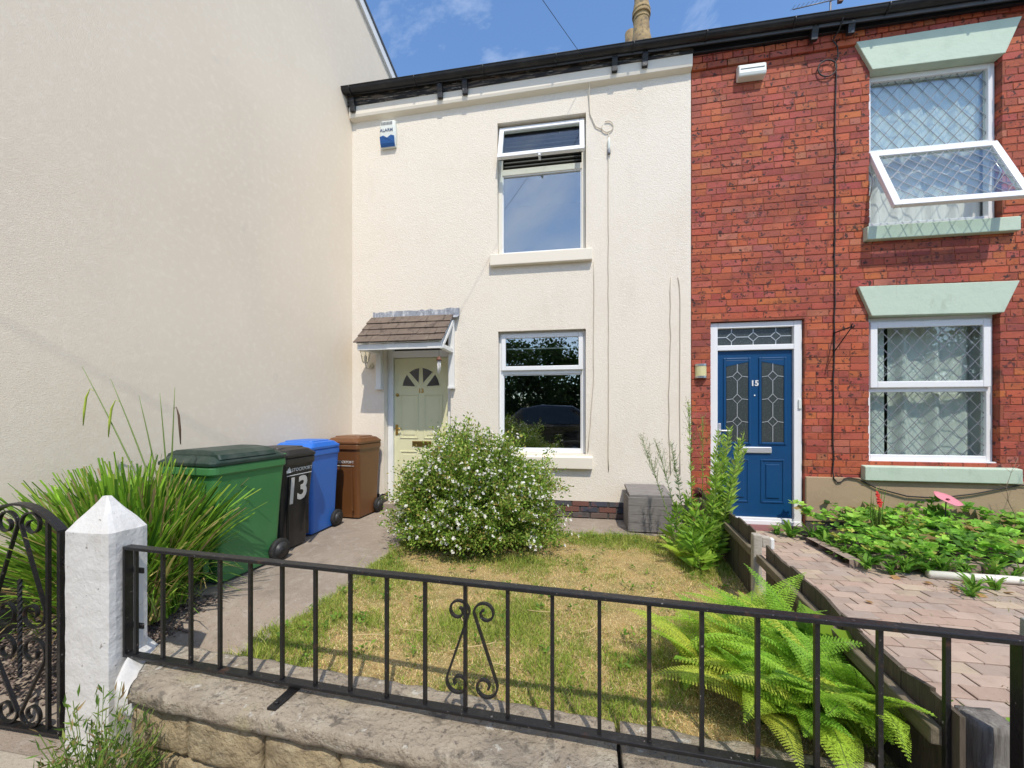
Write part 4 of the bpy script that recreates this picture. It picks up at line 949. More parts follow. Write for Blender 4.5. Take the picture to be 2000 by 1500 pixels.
# ================================================================ THINGS ON THE WALLS
def thing(mb, name, mat, label, cat, loc, bevel=0, group=None):
    o = mb.build(name, mat, loc=loc, bevel=bevel); tag(o, label, cat, group); return o
al = empty('alarm_box', (-2.586, 0, 5.29), 'white burglar alarm box with blue foot high on the cream wall', 'alarm')
def alarm_pts(z0, z1): return None
hx = lambda z: .108+.012*math.sin((z-5.10)/.37*math.pi)
lv = [5.105, 5.14, 5.22, 5.3, 5.38, 5.45, 5.472]; dp = [.04, .06, .075, .08, .08, .07, .05]
def aloop(z, d_): h_ = hx(z); return [(-2.586-h_, -.002, z), (-2.586-h_, -d_*.7, z), (-2.586-h_*.8, -d_, z), (-2.586+h_*.8, -d_, z), (-2.586+h_, -d_*.7, z), (-2.586+h_, -.002, z)]
loft([aloop(z, d_) for z, d_ in zip(lv, dp)]).build('case', 'alarm_white', al, bevel=.003)
mb = MB(); mb.add([(-2.69, -.0455, 5.107), (-2.482, -.0455, 5.107), (-2.478, -.0655, 5.15), (-2.478, -.081, 5.235), (-2.53, -.081, 5.25), (-2.586, -.081, 5.215), (-2.642, -.081, 5.25), (-2.694, -.081, 5.235), (-2.694, -.0655, 5.15)], [(0, 1, 2, 8), (8, 2, 3, 4, 5, 6, 7)]); o = mb.build('blue_foot', 'blue_print', al)
text('ALARM', .060, 'alarm_text', al, (-2.592, -.0835, 5.318), 'lettering')
mb = MB()
for i in range(8): mb.box(-2.668+i*.021, -2.655+i*.021, -.084, -.079, 5.395, 5.435)
mb.build('grille', 'leading', al)
# carriage lamp by door 13
la = empty('carriage_lamp', (-2.87, 0, 2.03), 'ivory carriage lantern on the cream wall left of the door canopy', 'lamp')
mb = MB(); mb.lathe([(.001, 0), (.045, -.002), (.048, -.012), (.03, -.02)], (-2.87, 0, 2.04), 16, 'y'); mb.build('wall_plate', 'lamp_metal', la)
mb = MB(); mb.tube([(-2.87, -.015, 2.04), (-2.87, -.07, 1.995), (-2.862, -.13, 1.99), (-2.855, -.17, 2.03), (-2.85, -.18, 2.06)], .009, 8); mb.build('arm', 'lamp_metal', la)
lc = (-2.85, -.18); hexr = lambda r, z: [(lc[0]+r*math.cos(k*math.pi/3), lc[1]+r*math.sin(k*math.pi/3), z) for k in range(6)]
loft([hexr(.03, 2.055), hexr(.045, 2.075)]).build('base', 'lamp_metal', la)
loft([hexr(.042, 2.076), hexr(.075, 2.225)], False, False).build('pane', 'lampglass', la)
mb = MB()
for k in range(6): a = hexr(.044, 2.075)[k]; b = hexr(.078, 2.226)[k]; mb.tube([a, b], .005, 5)
mb.build('glazing_bar', 'lamp_metal', la)
loft([hexr(.098, 2.226), hexr(.09, 2.245), hexr(.035, 2.285), hexr(.012, 2.30), hexr(.016, 2.315), hexr(.004, 2.33)]).build('cap', 'lamp_metal', la)
MB().lathe([(.012, 0), (.02, .03), (.022, .06), (.012, .085)], (lc[0], lc[1], 2.08), 12).build('bulb', 'white_wood', la)
# wind chime
wc = empty('wind_chime', (-1.69, -.45, 2.0), 'small wind chime with white tubes hanging from the door canopy', 'wind chime')
MB().tube([(-1.69, -.45, 2.19), (-1.69, -.45, 2.07)], .002, 5).build('cord', 'black_cable', wc)
MB().lathe([(.002, .055), (.02, .04), (.034, .012), (.038, 0), (.001, .001)], (-1.69, -.45, 2.035), 12).build('roof', 'terracotta', wc)
for k in range(5):
    a = k*1.257; MB().tube([(-1.69+.018*math.cos(a), -.45+.018*math.sin(a), 2.034), (-1.69+.018*math.cos(a), -.45+.018*math.sin(a), 1.905-.012*k)], .0045, 6).build('chime_tube', 'white_wood', wc)
# house 15 fittings
mb = MB(); mb.extrude_yz([(-.002, 5.41), (-.085, 5.425), (-.095, 5.46), (-.09, 5.55), (-.06, 5.582), (-.002, 5.585)], 1.955, 2.262)
bb = empty('bell_box', (2.108, 0, 5.49), 'plain cream bell box high on the red brick wall', 'alarm'); mb.build('case', 'alarm_white', bb, bevel=.012, seg=3)
MB().box(1.975, 2.24, -.0985, -.09, 5.505, 5.509).build('seam', 'leading', bb)
wlp = empty('wall_lamp', (1.548, 0, 1.89), 'small cream cylinder wall lamp with steel bands left of blue door', 'lamp')
half = lambda r, z: [(1.548+r*math.cos(a), -.004-r*.85*math.sin(a), z) for a in [math.pi*k/14 for k in range(15)]]
loft([half(.066, 1.825), half(.066, 1.955)], smooth=False).build('shade', 'lampcream', wlp)
loft([half(.070, 1.803), half(.070, 1.829)]).build('band', 'steel', wlp); loft([half(.070, 1.951), half(.070, 1.977)]).build('band', 'steel', wlp)
hb_ = empty('hanging_basket_bracket', (3.03, 0, 2.2), 'black iron hanging basket bracket on brick wall right of blue door', 'bracket')
MB().box(3.018, 3.034, -.012, .0, 2.05, 2.335).build('back_bar', 'iron', hb_)
MB().tube([(3.026, -.006, 2.315), (3.05, -.27, 2.335)], .007, 6).build('arm', 'iron', hb_)
MB().tube([(3.026, -.006, 2.09), (3.05, -.26, 2.325)], .006, 6).build('brace', 'iron', hb_)
MB().tube([(3.05+.0, -.28+.022*math.cos(R(a)), 2.34+.022*math.sin(R(a))) for a in range(-200, 120, 25)], .006, 6).build('hook', 'iron', hb_)
# cables
def cable(path, r, mat, label, name='cable', clips=0):
    mb = MB().tube(path, r, 6); o = mb.build(name, mat, loc=path[-1]); tag(o, label, 'cable'); return o
def wob(x, z0, z1, n, a, y, dx=0): return [(x+dx*i/n+random.uniform(-a, a), y, z0+(z1-z0)*i/n) for i in range(n+1)]
loop = [(3.045-.10+.098*math.cos(R(t)), -.022-.004*(t/360), 5.44+.098*math.sin(R(t))) for t in range(30, 391, 15)]
cable([(3.02, -.20, 5.90), (3.02, -.11, 5.80), (2.99, -.045, 5.74), (3.04, -.045, 5.66), (3.06, -.02, 5.56)]+loop+wob(3.045, 5.36, .68, 26, .008, -.012, -.03)+[(3.01, -.03, .60), (3.045, -.036, .555), (3.09, -.036, .565), (3.115, -.036, .60), (3.16, -.036, .615), (3.26, -.036, .60), (3.45, -.04, .50), (3.75, -.045, .42), (4.05, -.045, .41), (4.4, -.045, .47), (4.83, -.04, .58), (5.2, -.036, .56)], .0075, 'black_cable', 'black cable running down the brick wall and looping under the lower sill')
loop = [(.42+.072*math.cos(R(t)), -.014, 5.06+.072*math.sin(R(t))) for t in range(-200, 130, 15)]
cable([(.185, -.06, 5.80), (.20, -.062, 5.66), (.185, -.02, 5.50), (.20, -.012, 5.25), (.27, -.012, 5.08), (.35, -.012, 5.03)]+loop, .006, 'cream_cable', 'painted cable curling into a loose ring under the eaves')
o = cable([(.432, -.010, 5.02), (.435, -.012, 4.9)]+wob(.432, 4.85, .62, 24, .004, -.009), .005, 'cream_cable', 'painted cable dropping straight down the cream wall right of both windows')
o = cable(wob(.25, 3.33, 1.9, 8, .004, -.009, -.005)+wob(.245, 1.75, .86, 5, .004, -.009, -.07), .005, 'cream_cable', 'thin painted wire running past the right edge of the lower window')
cable(wob(1.20, 3.08, 1.6, 8, .01, -.009, -.02)+wob(1.17, 1.5, .6, 5, .006, -.009, .02), .005, 'cream_cable', 'left one of two short painted wires near the brick house')
cable(wob(1.28, 3.08, 2.9, 3, .004, -.009, .025)+wob(1.305, 2.8, .6, 10, .003, -.009, 0), .005, 'cream_cable', 'right one of two short painted wires near the brick house')
cj = empty('cable_joint', (.437, 0, 4.75), 'small white and grey cable joint hanging right of the upper window', 'cable joint')
MB().lathe([(.012, -.07), (.018, -.05), (.018, .05), (.010, .09)], (.437, -.02, 4.82), 10).build('sleeve', 'alarm_white', cj)
MB().lathe([(.020, -.01), (.021, 0), (.020, .04), (.016, .05)], (.437, -.02, 4.71), 10).build('gland', 'leading', cj)
path = [Vector((.185, -.055, 5.84)).lerp(Vector((-8.5, -15, 7.4)), i/24)+Vector((0, 0, -.9*4*(i/24)*(1-i/24)*.55)) for i in range(25)]
cable([tuple(p) for p in path], .0032, 'black_cable', 'black overhead cable slanting up into the sky from the eaves', 'overhead_cable')
# chimney and aerial
ch = empty('chimney', (1.45, 3.9, 8.4), 'buff clay chimney pots on the stack behind the shared roof ridge', 'chimney')
MB().box(1.05, 1.95, 3.65, 4.15, 8.2, 9.35).build('stack', 'mortar', ch)
def pot(x, y, s=1, hs=1.0):
    MB().lathe([(r_*1.0, h_*hs) for r_, h_ in [(.24*s, 0), (.22*s, .3), (.185*s, .45), (.172*s, .65), (.166*s, .76), (.178*s, .765), (.180*s, .80), (.166*s, .81), (.166*s, .855), (.196*s, .86), (.200*s, .90), (.186*s, .905), (.188*s, .945), (.196*s, .95), (.196*s, .985), (.176*s, .99), (.172*s, 1.08), (.15*s, 1.2), (.155*s, 1.5), (.11*s, 1.5)]], (x, y, 9.35), 24).build('pot', 'pot', ch, bevel=.004)
pot(1.475, 3.85); pot(1.34, 4.55, .85, .80)
ae = empty('television_aerial', (4.85, 3.6, 8.4), 'thin television aerial showing just above the brick house gutter', 'aerial')
b0, b1 = Vector((4.31, 3.4, 9.44)), Vector((5.25, 3.4, 9.53))
MB().tube([b0, b1], .010, 6).build('boom', 'alu', ae)
for i in range(11):
    p = b0.lerp(b1, i/11.5); MB().tube([p+Vector((.0, -.10, -.012)), p+Vector((.012, .10, .075))], .0045, 5).build('element', 'alu', ae)
MB().box(5.12, 5.2, 3.37, 3.43, 9.44, 9.52).build('junction_box', 'terracotta', ae)
MB().tube([(5.0, 3.45, 8.3), (5.0, 3.42, 9.52)], .018, 8).build('mast', 'alu', ae)
# wooden box beside the cream wall
wb = empty('timber_box', (.85, -.29, 0), 'grey boarded timber storage box with dark lid beside the plinth', 'box')
for i in range(4): MB().box(.61, 1.09, -.53, -.508, .012+i*.0985, .012+i*.0985+.096).build('board', 'boxwood', wb, bevel=.003)
for x in (.612, 1.072): MB().box(x, x+.016, -.507, -.06, .01, .40).build('side', 'boxwood', wb, bevel=.003)
mb = MB(); mb.extrude_yz([(-.50, .40), (-.50, .43), (-.05, .475), (-.05, .44)], .625, 1.10); mb.build('lid', 'boxwood', wb, bevel=.004)
# white pipe, cup, edging
o = thing(MB().tube([(2.905, -1.385, .03), (3.5, -1.41, .032), (4.6, -1.46, .034)], .032, 14), 'drain_pipe', 'white_pipe', 'white plastic pipe lying on the block paving by the flower bed', 'pipe', (3.5, -1.41, 0))
mb = MB().lathe([(.075, 0), (.068, .012), (.05, .03), (.042, .085), (.058, .10)], (3.53, -1.03, .125), 14, 'y', caps=False)
mb.v = [(x+.012*mn.noise(Vector((x*30, y*30, z*30))), y+.012*mn.noise(Vector((x*30+5, y*30, z*30))), z+.012*mn.noise(Vector((x*30, y*30+7, z*30)))) for x, y, z in mb.v]
thing(mb, 'plastic_cup', 'clear', 'crumpled clear plastic cup lying among the leaves of the flower bed', 'cup', (3.53, -1.0, .09))
ed = empty('bed_edging', (3.2, -1.2, 0), 'row of pinkish edging blocks around the flower bed', 'edging')
pts = [(2.50, -.58)]+[(2.52+.02*i, -.62-.1*i) for i in range(5)]
bme = piece_mesh('block', 'paver', .03, .06)
def eblock(x, y, a, ln):
    o = bpy.data.objects.new('block', random.choice(bme)); COL.objects.link(o); o.parent = ed; o.location = Vector((x, y, .01 if a > 1 else .03))-ORG[ed]; o.scale = (ln, .10, .115); o.rotation_euler = (0, random.uniform(-.02, .02), a); o.color = (.33*random.uniform(.9, 1.1), .24, .20, 1)
for i in range(3): eblock(2.50+.005*i, -.72-.21*i, R(90+2), .20)
for i in range(16): eblock(2.66+.212*i, -1.225-.011*i, R(-3), .20)
# ================================================================ VEGETATION
G = lambda *c: c
# --- lawn blades
def lawn_blades(n):
    x = rng.uniform(-1.88, 1.42, n); y = rng.uniform(-3.52, -.62, n)
    rag = np.array([mn.noise(Vector((a*9, b*9, 2.))) for a, b in zip(x, y)]); okr = ((x > -1.77) | (rag > .05+(-1.77-x)*4)) & ((y < -.70) | (rag > .1+(y+.70)*5)); x, y = x[okr], y[okr]; n = len(x)
    keep = (x < 1.27+.0955*(y+2.16)-.0) & (y > -3.475-.0645*x) & ~((x > .6) & (x < 1.1) & (y > -.56))
    x, y = x[keep], y[keep]; n = len(x)
    z = .033+.07*np.clip((-2.5-y)/.9, 0, 1)**2*(3-2*np.clip((-2.5-y)/.9, 0, 1))+.012*np.sin(x*3.1+y*2.2)-.02
    pn = np.array([mn.noise(Vector((a*1.7, b*1.7, 3.3)))+.6*mn.noise(Vector((a*4.5, b*4.5, 1.1)))+.35*mn.noise(Vector((a*13, b*13, 5))) for a, b in zip(x, y)])
    edge = np.clip((-1.45-x)/.3, 0, 1)+np.clip((y+1.15)/.4, 0, 1)*(x > -.4)          # greener beside the path and by the house
    gfac = np.clip(.38+pn*1.05+edge*.6-.18*np.clip((x-.0)/1.2, 0, 1), .04, .97)
    isg = rng.random(n) < gfac
    C = np.where(isg[:, None], cmix(n, [(.26, .36, .05), (.36, .43, .07), (.18, .28, .035), (.44, .46, .12)]), cmix(n, [(.76, .57, .26), (.66, .46, .20), (.82, .68, .38), (.46, .29, .12), (.78, .63, .31)]))
    H = np.where(isg, rng.uniform(.016, .05, n), rng.uniform(.015, .045, n))*(1+.9*(edge > .5)*(rng.random(n) < .35))*np.clip(.75+.8*pn, .45, 1.5)*np.where(rng.random(n) < .02, 2.0, 1)
    lean = np.where(isg, rng.uniform(.4, 1.25, n), rng.uniform(.9, 1.75, n))
    return ribbons(np.stack([x, y, z], 1), rng.uniform(0, 6.283, n), H, lean, rng.uniform(.0024, .0052, n), C, seg=2, droop=.6)
V, F, C = lawn_blades(185000)
nw = 420; cx_ = rng.uniform(-1.75, 1.15, nw); cy_ = rng.uniform(-3.38, -.74, nw); wgt = np.clip((-1.2-cx_)/.5, 0, 1)+(cy_ > -1.1)*.8+.12; kp = rng.random(nw) < wgt; cx_, cy_ = cx_[kp], cy_[kp]; nw = len(cx_); wp = []
for q in range(9):
    aa = rng.uniform(0, 6.283, nw); P = np.stack([cx_+rng.normal(size=nw)*.02, cy_+rng.normal(size=nw)*.02, np.array([hlawn(a, b) for a, b in zip(cx_, cy_)])+rng.uniform(0, .02, nw)], 1)
    wp.append(leaves(P, np.stack([np.cos(aa), np.sin(aa), np.full(nw, .45)], 1), rng.uniform(.02, .045, nw), rng.uniform(.012, .022, nw), cmix(nw, [(.16, .30, .035), (.22, .36, .05), (.12, .23, .03)]), .15, up=np.array([0, 0, 1.])))
wV, wF, wC = cat(wp)
ow = npmesh('lawn_weeds', wV, wF, 'leaf', C=wC, loc=(0, -2, 0)); tag(ow, 'small broad leaved weeds scattered through the lawn edges', 'lawn weeds', kind='stuff')
o = npmesh('grass', V, F, 'blade', C=C, loc=(0, -2, 0)); tag(o, 'short dry and green grass covering the front lawn', 'grass', kind='stuff')
# long cut stalks lying on the lawn
for i, (x, y, a, l) in enumerate([(-.55, -3.05, .4, .22), (-.2, -2.55, -.3, .18), (.1, -2.7, .9, .14), (-.95, -2.95, -.2, .20), (-.7, -2.7, 1.2, .12), (-1.2, -3.1, .15, .2), (.55, -2.2, .5, .13), (-.35, -3.2, -.6, .16)]):
    z = hlawn(x, y)+.022; pth = [(x+l*t*math.cos(a)+.03*math.sin(t*5+i), y+l*t*math.sin(a), z+.012*math.sin(t*3)) for t in [k/5-.5 for k in range(6)]]
    o = MB().tube(pth, .0028, 5).build('dry_stalk', 'dead', loc=(x, y, z)); tag(o, 'pale dry grass stalk lying loose on the mown lawn', 'grass stalk', 'dry stalks on the lawn')
# --- potentilla bush
bc = np.array([-1.0, -1.12, .02]); bush = empty('flowering_bush', tuple(bc), 'rounded green bush covered in small white flowers before the cream house', 'bush')
nt_ = 2100; u = unit(rng.normal(size=(nt_, 3))); u[:, 2] = np.abs(u[:, 2])*1.0-.12; u = unit(u)
lump = np.array([1+.20*mn.noise(Vector((a*2.2, b*2.2, c*2.2+4)))+.10*mn.noise(Vector((a*6, b*6, c*6))) for a, b, c in u])
spike = 1+np.where(rng.random(nt_) < .16, rng.uniform(.05, .20, nt_), 0)
rad = np.array([.93, .76, .97]); hgt0 = np.array([0, 0, .22])
E_ = bc+hgt0+u*rad*(lump*spike*rng.uniform(.80, 1.0, nt_))[:, None]; E_[:, 2] = np.maximum(E_[:, 2], .06)
E_[:, 2] = np.where(E_[:, 2] > .95, .95+(E_[:, 2]-.95)*.95, E_[:, 2])
S_ = bc+np.stack([rng.normal(size=nt_)*.10, rng.normal(size=nt_)*.08, np.full(nt_, .03)], 1)
P_ = []; A_ = []; per = 40
t = rng.random((nt_, per))**.6; base = S_[:, None]+(E_-S_)[:, None]*(.35+.65*t)[..., None]
base[..., 2] += .05*np.sin(t*3.1); base += rng.normal(size=base.shape)*.022
ax = unit((E_-S_)[:, None]*.9+rng.normal(size=base.shape)*.75); n = nt_*per
C = cmix(n, [(.18, .31, .04), (.27, .41, .06), (.37, .48, .09), (.11, .21, .03), (.45, .36, .11), (.50, .55, .17)], [3, 3, 2.6, 1.5, 1.2, 1.0], .22)
V, F, C = leaves(base.reshape(-1, 3), ax.reshape(-1, 3), rng.uniform(.022, .045, n), rng.uniform(.012, .023, n), C)
npmesh('foliage', V, F, 'leaf', bush, C=C)
mb = MB()
for i in rng.choice(nt_, 130, replace=False):
    a, b = Vector(S_[i]), Vector(E_[i]); m_ = a.lerp(b, .5)+Vector((0, 0, .06)); mb.tube([a, m_, b], [.007, .004, .0015], 4, caps=False)
mb.build('twigs', 'twig', bush)
nf = 1800; ok_ = np.array([mn.noise(Vector((a*3.1+2, b*3.1, c*3.1))) for a, b, c in u])+.35*u[:, 2]; i = rng.choice(np.nonzero((u[:, 2] > -.1) & (ok_ > rng.uniform(-.45, .45, nt_)))[0], nf); fpos = S_[i]+(E_[i]-S_[i])*rng.uniform(.90, 1.03, nf)[:, None]+rng.normal(size=(nf, 3))*.02
fn = unit((E_[i]-bc)*[1, 1, .8]+np.array([.15, -.55, .55])+rng.normal(size=(nf, 3))*.35); fb = unit(np.cross(fn, rng.normal(size=(nf, 3)))); fb2 = np.cross(fn, fb); parts = []
sz = rng.uniform(.010, .022, nf)
for k in range(5):
    a = k*1.2566; d = fb*math.cos(a)+fb2*math.sin(a)+fn*.18
    parts.append(leaves(fpos, d, sz, sz*1.15, np.tile([[.86, .85, .80]], (nf, 1))*rng.uniform(.85, 1.05, (nf, 1)), .05, up=np.array([0, 0, 1.])))
parts.append(leaves(fpos+fn*.002, fn+fb*.2, np.full(nf, .005), np.full(nf, .006), np.tile([[.65, .45, .06]], (nf, 1)), .1))
V, F, C = cat(parts); npmesh('blossom', V, F, 'petal', bush, C=C)
# --- pendulous sedge clump
se = empty('sedge_clump', (-3.14, -2.84, -.05), 'big arching clump of bright green sedge blades beside the white gate post', 'plant')
n = 3300; ang = rng.uniform(0, 6.283, n); rd = np.sqrt(rng.random(n))*.29
Pb = np.stack([-3.09+.9*rd*np.cos(ang), -2.84+rd*np.sin(ang), np.full(n, -.06)], 1)
az = ang+rng.normal(size=n)*1.0; Hh = rng.uniform(.40, 1.16, n)*(1.05-.7*rd); ln = (.12+1.9*rd)*rng.uniform(.3, 1.15, n)*np.where(np.cos(az) > 0, .82, .9)
C = cmix(n, [(.17, .35, .028), (.25, .45, .04), (.09, .21, .025), (.38, .52, .07), (.55, .47, .17), (.42, .29, .15)], [3, 3, 2, 1.6, .7, .6], .2)
p1 = ribbons(Pb, az, Hh, ln, rng.uniform(.012, .027, n), C, seg=6, droop=.85, blunt=.5)
n2 = 900; ang2 = rng.uniform(0, 6.283, n2); rd2 = rng.uniform(.1, .46, n2)
Pb2 = np.stack([-3.14+rd2*np.cos(ang2), -2.84+rd2*np.sin(ang2)*.95, np.full(n2, -.02)+rng.uniform(0, .5, n2)*(1-rd2)], 1)
p2 = ribbons(Pb2, ang2+rng.normal(size=n2)*.8, rng.uniform(.15, .42, n2), rng.uniform(.5, 1.5, n2), rng.uniform(.007, .014, n2), cmix(n2, [(.17, .33, .035), (.27, .38, .06), (.45, .36, .15), (.33, .22, .11)], [3, 2, 1.3, 1]), seg=3, droop=.8, blunt=.25)
V, F, C = cat([p1, p2]); V = np.asarray(V); wl_ = -3.16+.223*V[:, 1]+.02; V[:, 0] = np.maximum(V[:, 0], wl_)
npmesh('blades', V, F, 'blade', se, C=C)
for i, (b, tp, sp) in enumerate([((-3.05, -2.72, .6), (-3.60, -2.80, 1.72), 'g'), ((-2.98, -2.72, .6), (-3.34, -2.80, 1.62), 'g'), ((-2.97, -2.72, .6), (-3.12, -2.78, 1.50), ''), ((-2.95, -2.70, .6), (-2.99, -2.74, 1.52), ''), ((-2.93, -2.72, .6), (-2.86, -2.74, 1.56), 'b')]):
    b, tp = Vector(b), Vector(tp); pth = [b.lerp(tp, k/6)+Vector((-.0, 0, .03*math.sin(k/6*3.14))) for k in range(7)]
    MB().tube(pth, [.005]*4+[.004, .003, .0015], 5).build('flower_stalk', 'stem', se)
    if sp:
        q = b.lerp(tp, .84); dx = -.07 if sp == 'g' else .04
        pp = np.array([[q.x, q.y, q.z], [q.x+dx*.5, q.y, q.z+.012], [q.x+dx, q.y, q.z-.05], [q.x+dx*1.25, q.y, q.z-.15], [q.x+dx*1.4, q.y, q.z-.26]])
        mb = MB().tube([tuple(a) for a in pp], [.002, .002, .007, .008, .003], 6); mb.build('flower_spike', 'spike' if sp == 'g' else 'twig', se)
# --- gravel strip inside the gate
gm = []; gf = []; b0 = 0
ico = [(0, 0, 1), (.9, 0, .3), (.28, .85, .3), (-.72, .53, .3), (-.72, -.53, .3), (.28, -.85, .3), (0, 0, -.4)]
icf = [(0, 1, 2), (0, 2, 3), (0, 3, 4), (0, 4, 5), (0, 5, 1), (1, 6, 2), (2, 6, 3), (3, 6, 4), (4, 6, 5), (5, 6, 1)]
for _ in range(2600):
    y = random.uniform(-3.34, -2.6); x = random.uniform(lx(y)+.02, -2.80+.22*random.random()); z = hpath(y)+random.uniform(.0, .03)+.06*sm((x+3.0)/-.8); s = random.uniform(.007, .020); a = random.uniform(0, 6.28)
    for p in ico: gm.append((x+s*(p[0]*math.cos(a)-p[1]*math.sin(a))*random.uniform(.8, 1.3), y+s*(p[0]*math.sin(a)+p[1]*math.cos(a)), z+s*p[2]*.7))
    gf += [tuple(b0+k for k in f) for f in icf]; b0 += 7
o = npmesh('gravel', gm, gf, 'gravel', loc=(-3.1, -3, -.1), smooth=True); tag(o, 'brown pebbles scattered on the ground behind the iron gate', 'gravel', kind='stuff')
# --- ferns
FC = [(.37, .62, .06), (.30, .56, .055), (.42, .64, .07), (.25, .50, .05), (.34, .60, .06), (.50, .62, .085), (.28, .53, .06)]
def frond_mesh(L_, arch, width, seed):
    r_ = np.random.default_rng(seed); N = 44; ts = np.linspace(.10, 1, N); parts = []
    def rach(t):  # in local x (outward), z (up)
        a = .12+arch*t; return np.array([L_*t*math.sin(a), 0, L_*t*math.cos(a)*.98])
    col = np.array([FC[seed % 7]])
    for k, t in enumerate(ts):
        p = rach(t); tg = rach(min(t+.02, 1.02))-rach(t-.02); tg /= np.linalg.norm(tg)
        pl = width*math.sin(min(1, (t+.05)/.42)*math.pi/2)*(1-((t-.35)/.66)**1.7 if t > .35 else 1)
        pl = max(pl, .008)
        for sg in (1, -1):
            side = np.array([0, sg, 0.]); d = side*.93+tg*.36+np.array([0, 0, -.10]); d /= np.linalg.norm(d)
            m = max(3, int(pl/.0075)); q = (np.arange(m)+.5)/m
            base = p+d*(q*pl)[:, None]+np.array([0, 0, -1])*(.10*pl*q**2)[:, None]
            w_ = .5*pl/m*2.9; ln = (.0125*(1-q*.72)+.002)*(.6+.4*min(1, pl/.10))
            for s2 in (1, -1):
                dd = tg*s2*.85+d*.5+r_.normal(size=(m, 3))*.08
                parts.append(leaves(base, dd, ln, np.full(m, w_), np.clip(np.repeat(col, m, 0)*(.8+.4*r_.random((m, 1)))*np.array([[1+.25*(1-t), 1, 1]]), 0, 1), .1, up=np.array([0, 0, 1.])))
    V, F, C = cat(parts)
    return V, F, C, [tuple(rach(t)) for t in np.linspace(0, 1, 9)]
fm = []
for k in range(7):
    V, F, C, rp_ = frond_mesh(.62+.05*k, .62+.13*(k % 4), .150+.015*(k % 3), 20+k)
    o = npmesh('frond', V, F, 'leaf', C=C); mb = MB().tube(rp_, [.0035-.0003*j for j in range(9)], 4); s_ = mb.build('stalk', 'stem', local=True)
    fm.append((o.data, s_.data)); bpy.data.objects.remove(o); bpy.data.objects.remove(s_)
def fern(loc, n, label, sc=1.0, az0=0, az1=6.283, seed=0):
    t = empty('fern', loc, label, 'fern', 'ferns along the low fence'); r_ = random.Random(seed)
    for i in range(n):
        me, st = fm[r_.randrange(7)]; a = az0+(az1-az0)*(i+r_.uniform(-.3, .3))/n
        o = bpy.data.objects.new('frond', me); COL.objects.link(o); o.parent = t; s = sc*r_.uniform(.72, 1.12); o.scale = (s, s, s); o.rotation_euler = (r_.uniform(-.25, .25), r_.uniform(-.30, .22), a)
        q = bpy.data.objects.new('stalk', st); COL.objects.link(q); q.parent = o
fern((.60, -3.18, .09), 13, 'outermost fern reaching furthest left over the straw lawn', .55, seed=1)
fern((.84, -3.10, .09), 18, 'tall fern in the middle of the ferns behind the railing', .66, seed=2)
fern((1.04, -3.18, .09), 18, 'dense fern between the railing and the low fence', .70, R(75), R(275), seed=3)
fern((.76, -3.38, .10), 14, 'low fern drooping over the stone coping', .60, seed=4)
fern((1.02, -3.44, .10), 16, 'fern at the street end of the low fence', .70, R(85), R(275), seed=5)
fern((1.02, -2.80, .06), 9, 'fern with upright fronds against the fence boards', .55, R(80), R(290), seed=6)
fern((1.09, -3.34, .10), 18, 'fern tucked in the corner of railing and fence', .62, R(85), R(275), seed=12)
fern((.92, -3.45, .11), 16, 'small fern spilling over the coping just before the fence', .55, R(100), R(285), seed=13)
fern((.95, -1.42, .04), 5, 'small yellowing fern at the foot of the tall weeds', .42, seed=8)
# --- broad lobed leaves by the fern
def blob_leaf(c, r, nrm, n=11, lob=.28):
    nrm = Vector(nrm).normalized(); a = nrm.orthogonal().normalized(); b = nrm.cross(a); vs = [Vector(c)]
    for k in range(n*2):
        t = math.pi*k/n; rr_ = r*(1+lob*math.cos(k*math.pi)); vs.append(Vector(c)+(a*math.cos(t)+b*math.sin(t))*rr_+nrm*random.uniform(-.1, .1)*r)
    return vs, [(0, 1+k, 1+(k+1) % (2*n)) for k in range(2*n)]
lp = empty('lobed_plant', (1.12, -3.18, .08), 'broad lobed green leaves among the ferns by the fence', 'plant')
for i, (p, r) in enumerate([((1.11, -3.14, .42), .075), ((1.17, -3.24, .40), .06), ((1.06, -3.05, .38), .06), ((1.12, -3.40, .22), .07)]):
    v, f = blob_leaf(p, r, (.2+random.uniform(-.3, .3), -.5, .8), 4, .22)
    npmesh('leaf', np.array(v), np.array(f), 'leaf', lp, C=np.tile([[.22, .36, .03]], (len(v), 1)))
    MB().tube([(1.12, -3.18, .07), Vector((1.12, -3.18, .07)).lerp(Vector(p), .6)+Vector((0, .02, .03)), p], .003, 4).build('stalk', 'stem', lp)
